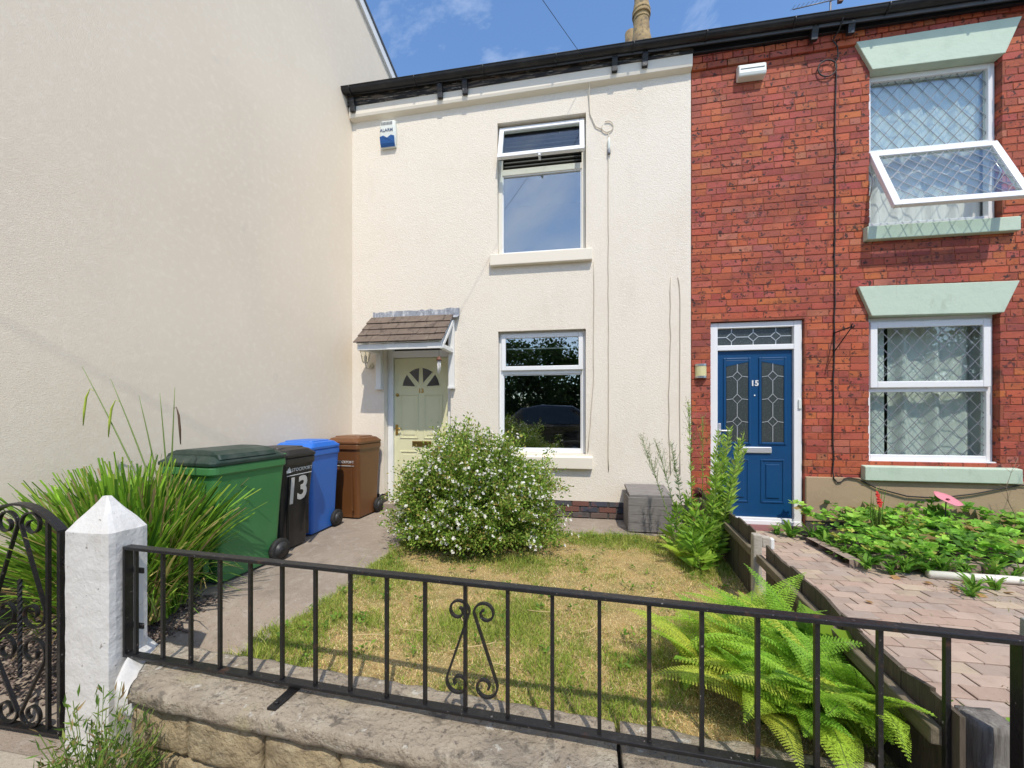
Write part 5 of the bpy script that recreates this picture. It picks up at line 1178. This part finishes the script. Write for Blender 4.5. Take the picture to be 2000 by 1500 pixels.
# --- tall weeds by the fence
def weed(base, tip, label, lf=.075, dens=95, plume=0, col=None, seed=0, bend=.04, group='tall weeds by the low fence', wf=.13):
    t = empty('tall_weed', base, label, 'weed', group); b, e = Vector(base), Vector(tip); r_ = np.random.default_rng(seed)
    side = Vector((0, 0, 1)).cross(e-b); side = side.normalized() if side.length > 1e-4 else Vector((1, 0, 0))
    pt = lambda q: b.lerp(e, q)+Vector((0, 0, bend*math.sin(q*3.14)))
    MB().tube([pt(k/8) for k in range(9)], [.0055-.0005*k for k in range(9)], 5).build('stem', 'stem', t)
    n = int(dens*1.15); q = np.sort(r_.uniform(.06, .99, n)); P = np.array([pt(a) for a in q]); az = np.arange(n)*2.4+r_.normal(size=n)*.4
    up = .35+.9*q; A = np.stack([np.cos(az), np.sin(az), up*.9], 1); ln = lf*(1.15-.75*q)*r_.uniform(.7, 1.2, n)
    c = col or [(.31, .52, .07), (.40, .60, .09), (.23, .41, .06), (.47, .60, .14)]
    parts = [leaves(P, A, ln, ln*wf+.004, cmix(n, c), .15)]
    if plume:
        m = plume; q = r_.uniform(.62, 1.0, m); P = np.array([pt(a) for a in q]); az = r_.uniform(0, 6.283, m); rr_ = r_.uniform(.01, .055, m)*(1.25-q)*2.6
        P = P+np.stack([np.cos(az)*rr_, np.sin(az)*rr_, rr_*1.4], 1); parts.append(leaves(P, np.stack([np.cos(az)*.5, np.sin(az)*.5, np.ones(m)], 1), r_.uniform(.010, .022, m), np.full(m, .006), cmix(m, [(.20, .26, .08), (.26, .27, .10), (.30, .30, .14)]), .2))
        mb = MB()
        for k in range(0, m, 5): qq = pt(max(.0, q[k]-.05)); mb.tube([qq, tuple(P[k])], .0012, 4, caps=False)
        mb.build('twiglets', 'stem', t)
    V, F, C = cat(parts); npmesh('leaves', V, F, 'leaf', t, C=C)
gr_ = [(.10, .19, .05), (.14, .22, .07), (.09, .16, .05)]
weed((.98, -1.30, .03), (.655, -1.12, 1.13), 'leftmost tall weed with dark feathery seed head, leaning over the timber box', .06, 80, 150, gr_, 1)
weed((1.03, -1.30, .03), (.80, -1.10, 1.08), 'feathery weed leaning just right of the leftmost one', .06, 80, 130, gr_, 2)
weed((1.10, -1.10, .03), (.96, -1.02, 1.08), 'straight narrow weed with dense needle leaves before the cream wall', .075, 150, 60, [(.10, .21, .06), (.13, .25, .06)], 3)
weed((1.12, -1.20, .03), (1.09, -1.15, 1.50), 'tallest weed, reaching above the others beside the brick corner', .07, 150, 110, None, 4)
weed((1.19, -1.25, .03), (1.20, -1.20, 1.34), 'thin branching weed just right of the tallest one', .06, 60, 90, None, 5)
WB = [(1.25, -1.34, 1.34, -1.36, 1.12, 'front left stem of the bright green weed bunch before the blue door'), (1.26, -1.40, 1.46, -1.40, 1.14, 'front right stem of the bright green weed bunch before the blue door'), (1.18, -1.40, 1.27, -1.42, .95, 'lower left stem of the bright green weed bunch before the blue door'), (1.27, -1.28, 1.56, -1.24, 1.04, 'shorter outer stem of the bright green weed bunch before the blue door')]
for k, (bx, by, tx, ty, tz, lb) in enumerate(WB+[(1.20, -1.32, 1.31, -1.30, 1.20, 'left stem of the bright green weed bunch before the blue door'), (1.22, -1.36, 1.40, -1.32, 1.23, 'tallest stem of the bright green weed bunch before the blue door'), (1.24, -1.30, 1.36, -1.22, 1.16, 'rear stem of the bright green weed bunch before the blue door'),
                                            (1.24, -1.38, 1.52, -1.30, 1.18, 'rightmost stem of the bright green weed bunch before the blue door'), (1.22, -1.26, 1.44, -1.18, 1.06, 'short inner stem of the bright green weed bunch before the blue door')]):
    weed((bx, by, .03), (tx, ty, tz), lb, .125, 130, 40 if k % 2 else 0, None, 10+k, wf=.19)
for k, (bx, by, h, lb) in enumerate([(1.02, -1.42, .55, 'leafy young weed in front of the tall weeds'), (1.12, -1.50, .48, 'leafy young weed nearest the fence post'), (.95, -1.22, .50, 'leafy young weed beside the timber box'), (1.16, -1.12, .6, 'leafy young weed at the back by the fence'), (1.06, -1.62, .33, 'lowest leafy weed on the lawn edge')]):
    weed((bx, by, .03), (bx+random.uniform(-.08, .08), by, h), lb, .17, 55, 0, [(.27, .48, .055), (.36, .56, .07), (.20, .39, .05)], 30+k, .02, wf=.26)
    # broader leaves
# --- weedy plant at the foot of the post
def herb(loc, n, rad_, h, label, cols, lf=.05, wf=.18, name='herb', catg='plant', seed=0, twigs=True, flat=.0):
    t = empty(name, loc, label, catg); r_ = np.random.default_rng(seed); m = n*16; az = r_.uniform(0, 6.283, n); out_ = r_.uniform(.1, 1, n)**.7*rad_
    E2 = np.array(loc)+np.stack([np.cos(az)*out_, np.sin(az)*out_, h*(1-(out_/rad_)**2*.75)*r_.uniform(.55, 1.1, n)+flat], 1); S2 = np.array(loc)+r_.normal(size=(n, 3))*.012
    q = r_.uniform(.3, 1, (n, 16)); P = S2[:, None]+(E2-S2)[:, None]*q[..., None]; P = P+r_.normal(size=P.shape)*.007
    A = unit((E2-S2)[:, None]+r_.normal(size=P.shape)*.12*1.0*np.linalg.norm(E2-S2, axis=1)[:, None, None]*6)
    ln = r_.uniform(.6, 1.2, m)*lf; V, F, C = leaves(P.reshape(-1, 3), A.reshape(-1, 3), ln, ln*wf+.002, cmix(m, cols), .2)
    npmesh('leaves', V, F, 'leaf', t, C=C)
    if twigs:
        mb = MB()
        for a, b in zip(S2, E2): mb.tube([a, (a+b)/2+np.array([0, 0, .02]), b], .0015, 4, caps=False)
        mb.build('stems', 'stem', t)
    return t
hcol = [(.14, .26, .035), (.20, .32, .05), (.28, .33, .08), (.09, .17, .03), (.36, .26, .12)]
herb((-1.88, -3.86, -.32), 150, .27, .58, 'straggly narrow leaved weed growing at the foot of the white gate post', hcol, .045, .16, seed=3)
# --- flower bed of number 15
nb = 2300; x = rng.uniform(2.56, 5.6, nb); y = rng.uniform(-1.30, -.06, nb)
P = np.stack([x, y, .02+rng.uniform(.0, .16, nb)+.10*np.array([max(0, mn.noise(Vector((a*2.3, b*2.3, .7)))) for a, b in zip(x, y)])*2+.12*np.clip(y+1.2, 0, 2)], 1)
bare = np.array([mn.noise(Vector((a*1.5+9, b*2, 2.2))) for a, b in zip(x, y)]) < -.28; P = P[~bare]; nb = len(P); parts = []
az0 = rng.uniform(0, 6.283, nb); lsz = rng.uniform(.028, .088, nb); cc = cmix(nb, [(.20, .43, .05), (.27, .53, .065), (.36, .60, .085), (.12, .28, .04), (.50, .50, .11), (.42, .30, .12)], [3, 3, 2, 1.5, .6, .4], .25)
for k in (-1, 0, 1):
    a = az0+k*1.25; parts.append(leaves(P, np.stack([np.cos(a), np.sin(a), rng.uniform(-.1, .8, nb)], 1), lsz, lsz*.80, cc, .12, up=np.array([0, -.3, 1.])))
V, F, C = cat(parts); o = npmesh('ground_cover', V, F, 'leaf', C=C, loc=(3.8, -.6, 0)); tag(o, 'dense mat of three part green leaves filling the bed under the window', 'ground cover', kind='stuff')
mb = MB(); mb.box(2.52, 6, -1.2, -.03, -.05, .02); o = mb.build('flower_bed', 'soil'); tag(o, 'soil of the planting bed below the lower leaded window', 'flower bed', kind='structure')
dcol = [(.12, .29, .035), (.17, .36, .045), (.22, .40, .055)]
def rosette(loc, s, label, seed, n=26):
    t = empty('leafy_weed', loc, label, 'weed', 'leafy weeds on the paving'); r_ = np.random.default_rng(seed); az = r_.uniform(0, 6.283, n); ln = r_.uniform(.5, 1.1, n)*s
    V, F, C = ribbons(np.tile(np.array(loc), (n, 1))+r_.normal(size=(n, 3))*.01, az, ln, r_.uniform(.5, 1.4, n), ln*.22, cmix(n, dcol), seg=4, droop=.6, blunt=.35); npmesh('leaves', V, F, 'leaf', t, C=C)
for i, (x, y, s, lb) in enumerate([(2.36, -.42, .22, 'leafy weed right beside the blue door frame'), (2.52, -.50, .20, 'leafy weed at the corner of the bed edging'), (2.47, -1.02, .13, 'flat weed on the paving left of the edging blocks'), (2.66, -1.36, .12, 'small weed in front of the edging blocks'), (2.80, -1.30, .20, 'dark leafy weed overhanging the edging blocks'), (2.97, -1.30, .24, 'largest dandelion weed beside the pipe end'),
                            (3.02, -1.62, .15, 'weed between the setts before the pipe end'), (2.92, -1.72, .10, 'small weed left of the one before the pipe'), (3.22, -1.55, .13, 'weed growing against the white pipe'), (3.52, -1.36, .12, 'little weed between pipe and edging blocks'), (2.25, -.35, .12, 'low yellowish weed on the doorstep edge'),
                            (1.58, -3.10, .12, 'weed in a paving joint near the fence end'), (1.72, -3.22, .14, 'weed among fallen leaves near the leaning post')]):
    rosette((x, y, .01), s, lb, 60+i)
for i in range(16):
    x = 2.50+.13*i+random.uniform(-.04, .04) if i < 12 else 2.46+random.uniform(0, .1); y = -1.26+random.uniform(-.10, .05) if i < 12 else -.62-.13*(i-12)
    nth = ['leftmost', 'second', 'third', 'fourth', 'fifth', 'sixth', 'seventh', 'eighth', 'ninth', 'tenth', 'eleventh', 'rightmost'][i % 12]
    lab = f'{nth} from the left of the weeds spilling over the long bed edging' if 0 < i < 11 else (f'{nth} of the weeds spilling over the long bed edging' if i < 12 else ['weed over the short edging run nearest the blue door', 'second weed from the door along the short edging run', 'third weed from the door along the short edging run', 'weed at the corner where both edging runs meet'][i-12])
    rosette((x, y, .04), random.uniform(.10, .17), lab, 90+i, 20)
# fallen leaves
for i, (x, y) in enumerate([(2.62, -1.45), (2.80, -1.52), (2.95, -1.55), (3.0, -1.7), (2.72, -1.4), (3.25, -1.62), (3.6, -1.5), (1.65, -3.15), (1.75, -3.3), (2.1, -1.95), (2.9, -1.62), (3.1, -1.48), (1.8, -3.05)]):
    v, f = blob_leaf((x, y, .014), random.uniform(.018, .032), (random.uniform(-.3, .3), random.uniform(-.3, .3), 1), 4, .15)
    o = npmesh('fallen_leaf', np.array(v), np.array(f), 'leaf', C=np.tile([[.50, .30, .13]], (len(v), 1))*random.uniform(.7, 1.2), loc=(x, y, .01)); tag(o, 'dry tan fallen leaf lying on the block paving', 'leaf', 'fallen leaves on the paving')
# moss and grass in the paving joints
n = 2600; x = rng.uniform(1.4, 4.8, n); y = rng.uniform(-3.7, -1.3, n); m_ = np.array([mn.noise(Vector((a*2.1, b*2.1, 8))) for a, b in zip(x, y)]) > .28
row_ = np.round((y+3.86)/.105)*.105-3.86; y = np.where(rng.random(n) < .7, row_+rng.normal(size=n)*.006, y); x, y = x[m_], y[m_]; n = len(x)
V, F, C = ribbons(np.stack([x, y, np.full(n, -.004)], 1), rng.uniform(0, 6.283, n), rng.uniform(.012, .035, n), rng.uniform(.3, 1.3, n), rng.uniform(.002, .005, n), cmix(n, [(.16, .22, .04), (.25, .25, .07), (.40, .30, .13)]), seg=2)
o = npmesh('joint_moss', V, F, 'blade', C=C, loc=(3, -2.5, 0)); tag(o, 'tiny tufts of moss and grass in the paving joints', 'moss', kind='stuff')
# flowers
gl_ = empty('gladiolus', (3.17, -.42, .02), 'red gladiolus spike leaning among narrow leaves in the bed', 'flower')
n = 16; V, F, C = ribbons(np.tile([[3.19, -.42, .04]], (n, 1))+rng.normal(size=(n, 3))*[.03, .02, 0], rng.uniform(0, 6.283, n), rng.uniform(.35, .62, n), rng.uniform(.05, .4, n), np.full(n, .016), cmix(n, [(.14, .28, .05), (.20, .30, .06)]), seg=4); npmesh('leaves', V, F, 'blade', gl_, C=C)
MB().tube([(3.21, -.42, .05), (3.20, -.44, .35), (3.165, -.45, .58)], .004, 5).build('stem', 'stem', gl_)
for k in range(6):
    v, f = blob_leaf((3.19-.006*k, -.465, .40+.026*k), .028-.002*k, (random.uniform(-.5, .5), -1, .3), 5, .2); npmesh('bloom', np.array(v), np.array(f), 'red', gl_)
po = empty('flower_ornament', (3.86, -.38, .05), 'pale pink flower shaped garden ornament on a thin stem', 'ornament')
MB().tube([(3.85, -.36, .04), (3.855, -.38, .45)], .005, 6).build('stem', 'black_cable', po)
mb = MB(); nn_ = Vector((.22, -.42, .85)).normalized(); a_ = nn_.orthogonal().normalized(); b_ = nn_.cross(a_); cen = Vector((3.86, -.39, .47)); vs = [cen-nn_*.012]; 
for rr_ in (.06, .115):
    for k in range(20): vs.append(cen+(a_*math.cos(k*.31416)+b_*math.sin(k*.31416))*rr_*(1+.05*math.cos(k*.31416*5))+nn_*(.006 if rr_ > .1 else -.004))
mb.add(vs, [(0, 1+k, 1+(k+1) % 20) for k in range(20)]+[(1+k, 21+k, 21+(k+1) % 20, 1+(k+1) % 20) for k in range(20)], True); o = mb.build('petals', 'pink', po); s_ = o.modifiers.new('s', 'SOLIDIFY'); s_.thickness = .004
MB().lathe([(.002, .012), (.014, .008), (.018, 0)], tuple(cen+Vector((0, -.003, -.004))), 12).build('centre', 'maroon', po)
herb((3.48, -.34, .02), 16, .12, .42, 'rust brown dried plant beside the red flower', [(.32, .17, .05), (.42, .24, .07), (.16, .2, .04)], .05, .3, 'dried_plant', seed=9)
herb((3.78, -.30, .03), 7, .13, .52, 'broad leaved stem standing tall between the red and the pink flower', [(.10, .26, .03), (.14, .32, .04)], .085, .6, 'broad_leaved_plant', seed=11)
herb((3.30, -.50, .02), 30, .22, .26, 'yellowish grassy plant at the left of the bed', [(.28, .32, .06), (.20, .30, .04), (.36, .36, .10)], .07, .16, 'grassy_plant', seed=12)
dt = empty('dead_stem', (4.55, -.35, .02), 'pale dead twiggy plant against the sill at the right edge', 'plant')
r5 = random.Random(4); mb = MB()
for k in range(6):
    p = Vector((4.5+.05*k, -.35, .02)); d = Vector((r5.uniform(-.25, .3), r5.uniform(-.1, .15), 1)); pts = [p]
    for j in range(6): p = p+d.normalized()*.16; d += Vector((r5.uniform(-.5, .5), r5.uniform(-.2, .2), 0)); pts.append(p)
    mb.tube(pts, [.004]*4+[.003, .002, .0015], 4)
    for j in range(2, 6):
        for _ in range(2): q = pts[j]; mb.tube([q, q+Vector((r5.uniform(-.12, .12), r5.uniform(-.05, .05), r5.uniform(.02, .12)))], .0013, 4)
mb.build('twigs', 'deadtwig', dt)
mf = empty('maroon_flower', (1.235, -1.02, .05), 'small dark red flower head among the weeds at the fence', 'flower')
MB().tube([(1.235, -1.02, .05), (1.215, -1.03, .56)], .004, 5).build('stem', 'stem', mf)
for k in range(9):
    v, f = blob_leaf((1.215+random.uniform(-.03, .03), -1.035+random.uniform(-.02, .02), .565+random.uniform(-.02, .025)), .024, (random.uniform(-1, 1), -1, random.uniform(-.3, 1)), 5, .2); npmesh('petal', np.array(v), np.array(f), 'maroon', mf)
# ================================================================ ACROSS THE ROAD (seen only as reflections)
def tree(loc, h, r, label, seed):
    t = empty('tree', loc, label, 'tree', 'trees across the road'); r_ = np.random.default_rng(seed)
    b = Vector(loc); mb = MB(); mb.tube([b, b+Vector((.1, 0, h*.3)), b+Vector((0, .1, h*.75))], [.22, .16, .05], 8)
    for k in range(7): a = k*.9; mb.tube([b+Vector((0, 0, h*(.2+.07*k))), b+Vector((r*.6*math.cos(a), r*.6*math.sin(a), h*(.35+.07*k)))], [.08, .03], 6)
    mb.build('trunk', 'bark', t)
    n = 9000; c = r_.normal(size=(46, 3)); c = unit(c)*r_.uniform(.35, 1.0, (46, 1))*[r, r*.7, h*.54]+np.array(loc)+[0, 0, h*.52]
    P = c[r_.integers(0, 46, n)]+r_.normal(size=(n, 3))*.33; P[:, 2] = np.maximum(P[:, 2], loc[2]+.15); V, F, C = leaves(P, r_.normal(size=(n, 3)), np.full(n, .20), np.full(n, .13), cmix(n, [(.04, .085, .014), (.06, .12, .02), (.025, .055, .012), (.08, .14, .03)]))
    npmesh('crown', V, F, 'leaf', t, C=C)
for k, (x, h) in enumerate([(-11, 6.6), (-7.6, 6.0), (-4.4, 7.0), (-1.4, 6.3), (1.8, 6.8), (5.0, 6.2), (8.4, 7.0), (11.5, 6.4), (15, 6.8), (18.6, 6.2), (22, 7.0), (25.5, 6.5)]):
    tree((x, -15.2+.5*math.sin(k*2.1), -.45), h, 2.1, 'leafy green tree across the road behind the viewer', 80+k)
car = empty('parked_car', (-1.35, -8.4, -.25), 'dark hatchback parked at the kerb behind the viewer', 'car')
prof = [(-2.05, .30), (-2.10, .55), (-2.0, .80), (-1.15, .95), (-.45, 1.42), (.2, 1.52), (1.2, 1.48), (1.75, 1.18), (1.95, .95), (2.02, .6), (1.98, .30)]
def cloop(x, z): 
    hw = .88 if z < 1.24 else .88-.22*(z-1.24)/.62; return hw
mb = MB(); n = len(prof); CX, CY, CZ = -1.30, -8.2, -.25; prof = [(x*1.05, z*1.24) for x, z in prof]
mb.add([(CX+x, CY-cloop(x, z), CZ+z) for x, z in prof]+[(CX+x, CY+cloop(x, z), CZ+z) for x, z in prof], [tuple(range(n)), tuple(range(2*n-1, n-1, -1))]+[(i, i+n, (i+1) % n+n, (i+1) % n) for i in range(n)]); mb.build('body', 'carpaint', car, bevel=.06, seg=3)
for sg in (-1, 1):
    for pts in ([(-.95, 1.25), (-.40, 1.68), (.15, 1.78), (.15, 1.25)], [(.22, 1.25), (.22, 1.78), (1.1, 1.74), (1.5, 1.42), (1.5, 1.25)]):
        y = [CY+sg*(cloop(x, z)+.006) for x, z in pts]; m2 = MB(); k = len(pts); m2.add([(CX+p[0], yy_, CZ+p[1]) for p, yy_ in zip(pts, y)]+[(CX+p[0], yy_-sg*.02, CZ+p[1]) for p, yy_ in zip(pts, y)], [tuple(range(k)), tuple(range(2*k-1, k-1, -1))]+[(i, i+k, (i+1) % k+k, (i+1) % k) for i in range(k)]); m2.build('side_window', 'carglass', car)
    MB().box(CX+1.72, CX+2.04, CY+sg*.70-.17, CY+sg*.70+.17, CZ+.85, CZ+1.42).build('tail_light', 'redlens', car, bevel=.03)
    for wx in (-1.3, 1.3):
        wh = MB().lathe([(.20, -.11), (.31, -.10), (.32, 0), (.31, .10), (.20, .11)], (CX+wx, CY+sg*.78, CZ+.32), 24, 'y').build('wheel', 'rubber', car); MB().lathe([(.19, -.115), (.05, -.10), (.05, .10), (.19, .115)], (CX+wx, CY+sg*.78, CZ+.32), 20, 'y').build('rim', 'steel', wh)

for k in range(13):
    hx_ = -12.5+k*3.1; t = empty('hedge', (hx_, -13.6, -.3), 'clipped green hedge across the road behind the viewer', 'hedge', 'hedges across the road')
    n = 5200; P = np.stack([hx_+rng.uniform(-1.6, 1.6, n), -13.6+rng.uniform(-.45, .45, n), -.25+rng.uniform(0, 2.3, n)], 1)
    V, F, C = leaves(P, rng.normal(size=(n, 3)), np.full(n, .16), np.full(n, .11), cmix(n, [(.03, .07, .012), (.05, .10, .016), (.02, .045, .01)])); npmesh('foliage', V, F, 'leaf', t, C=C)
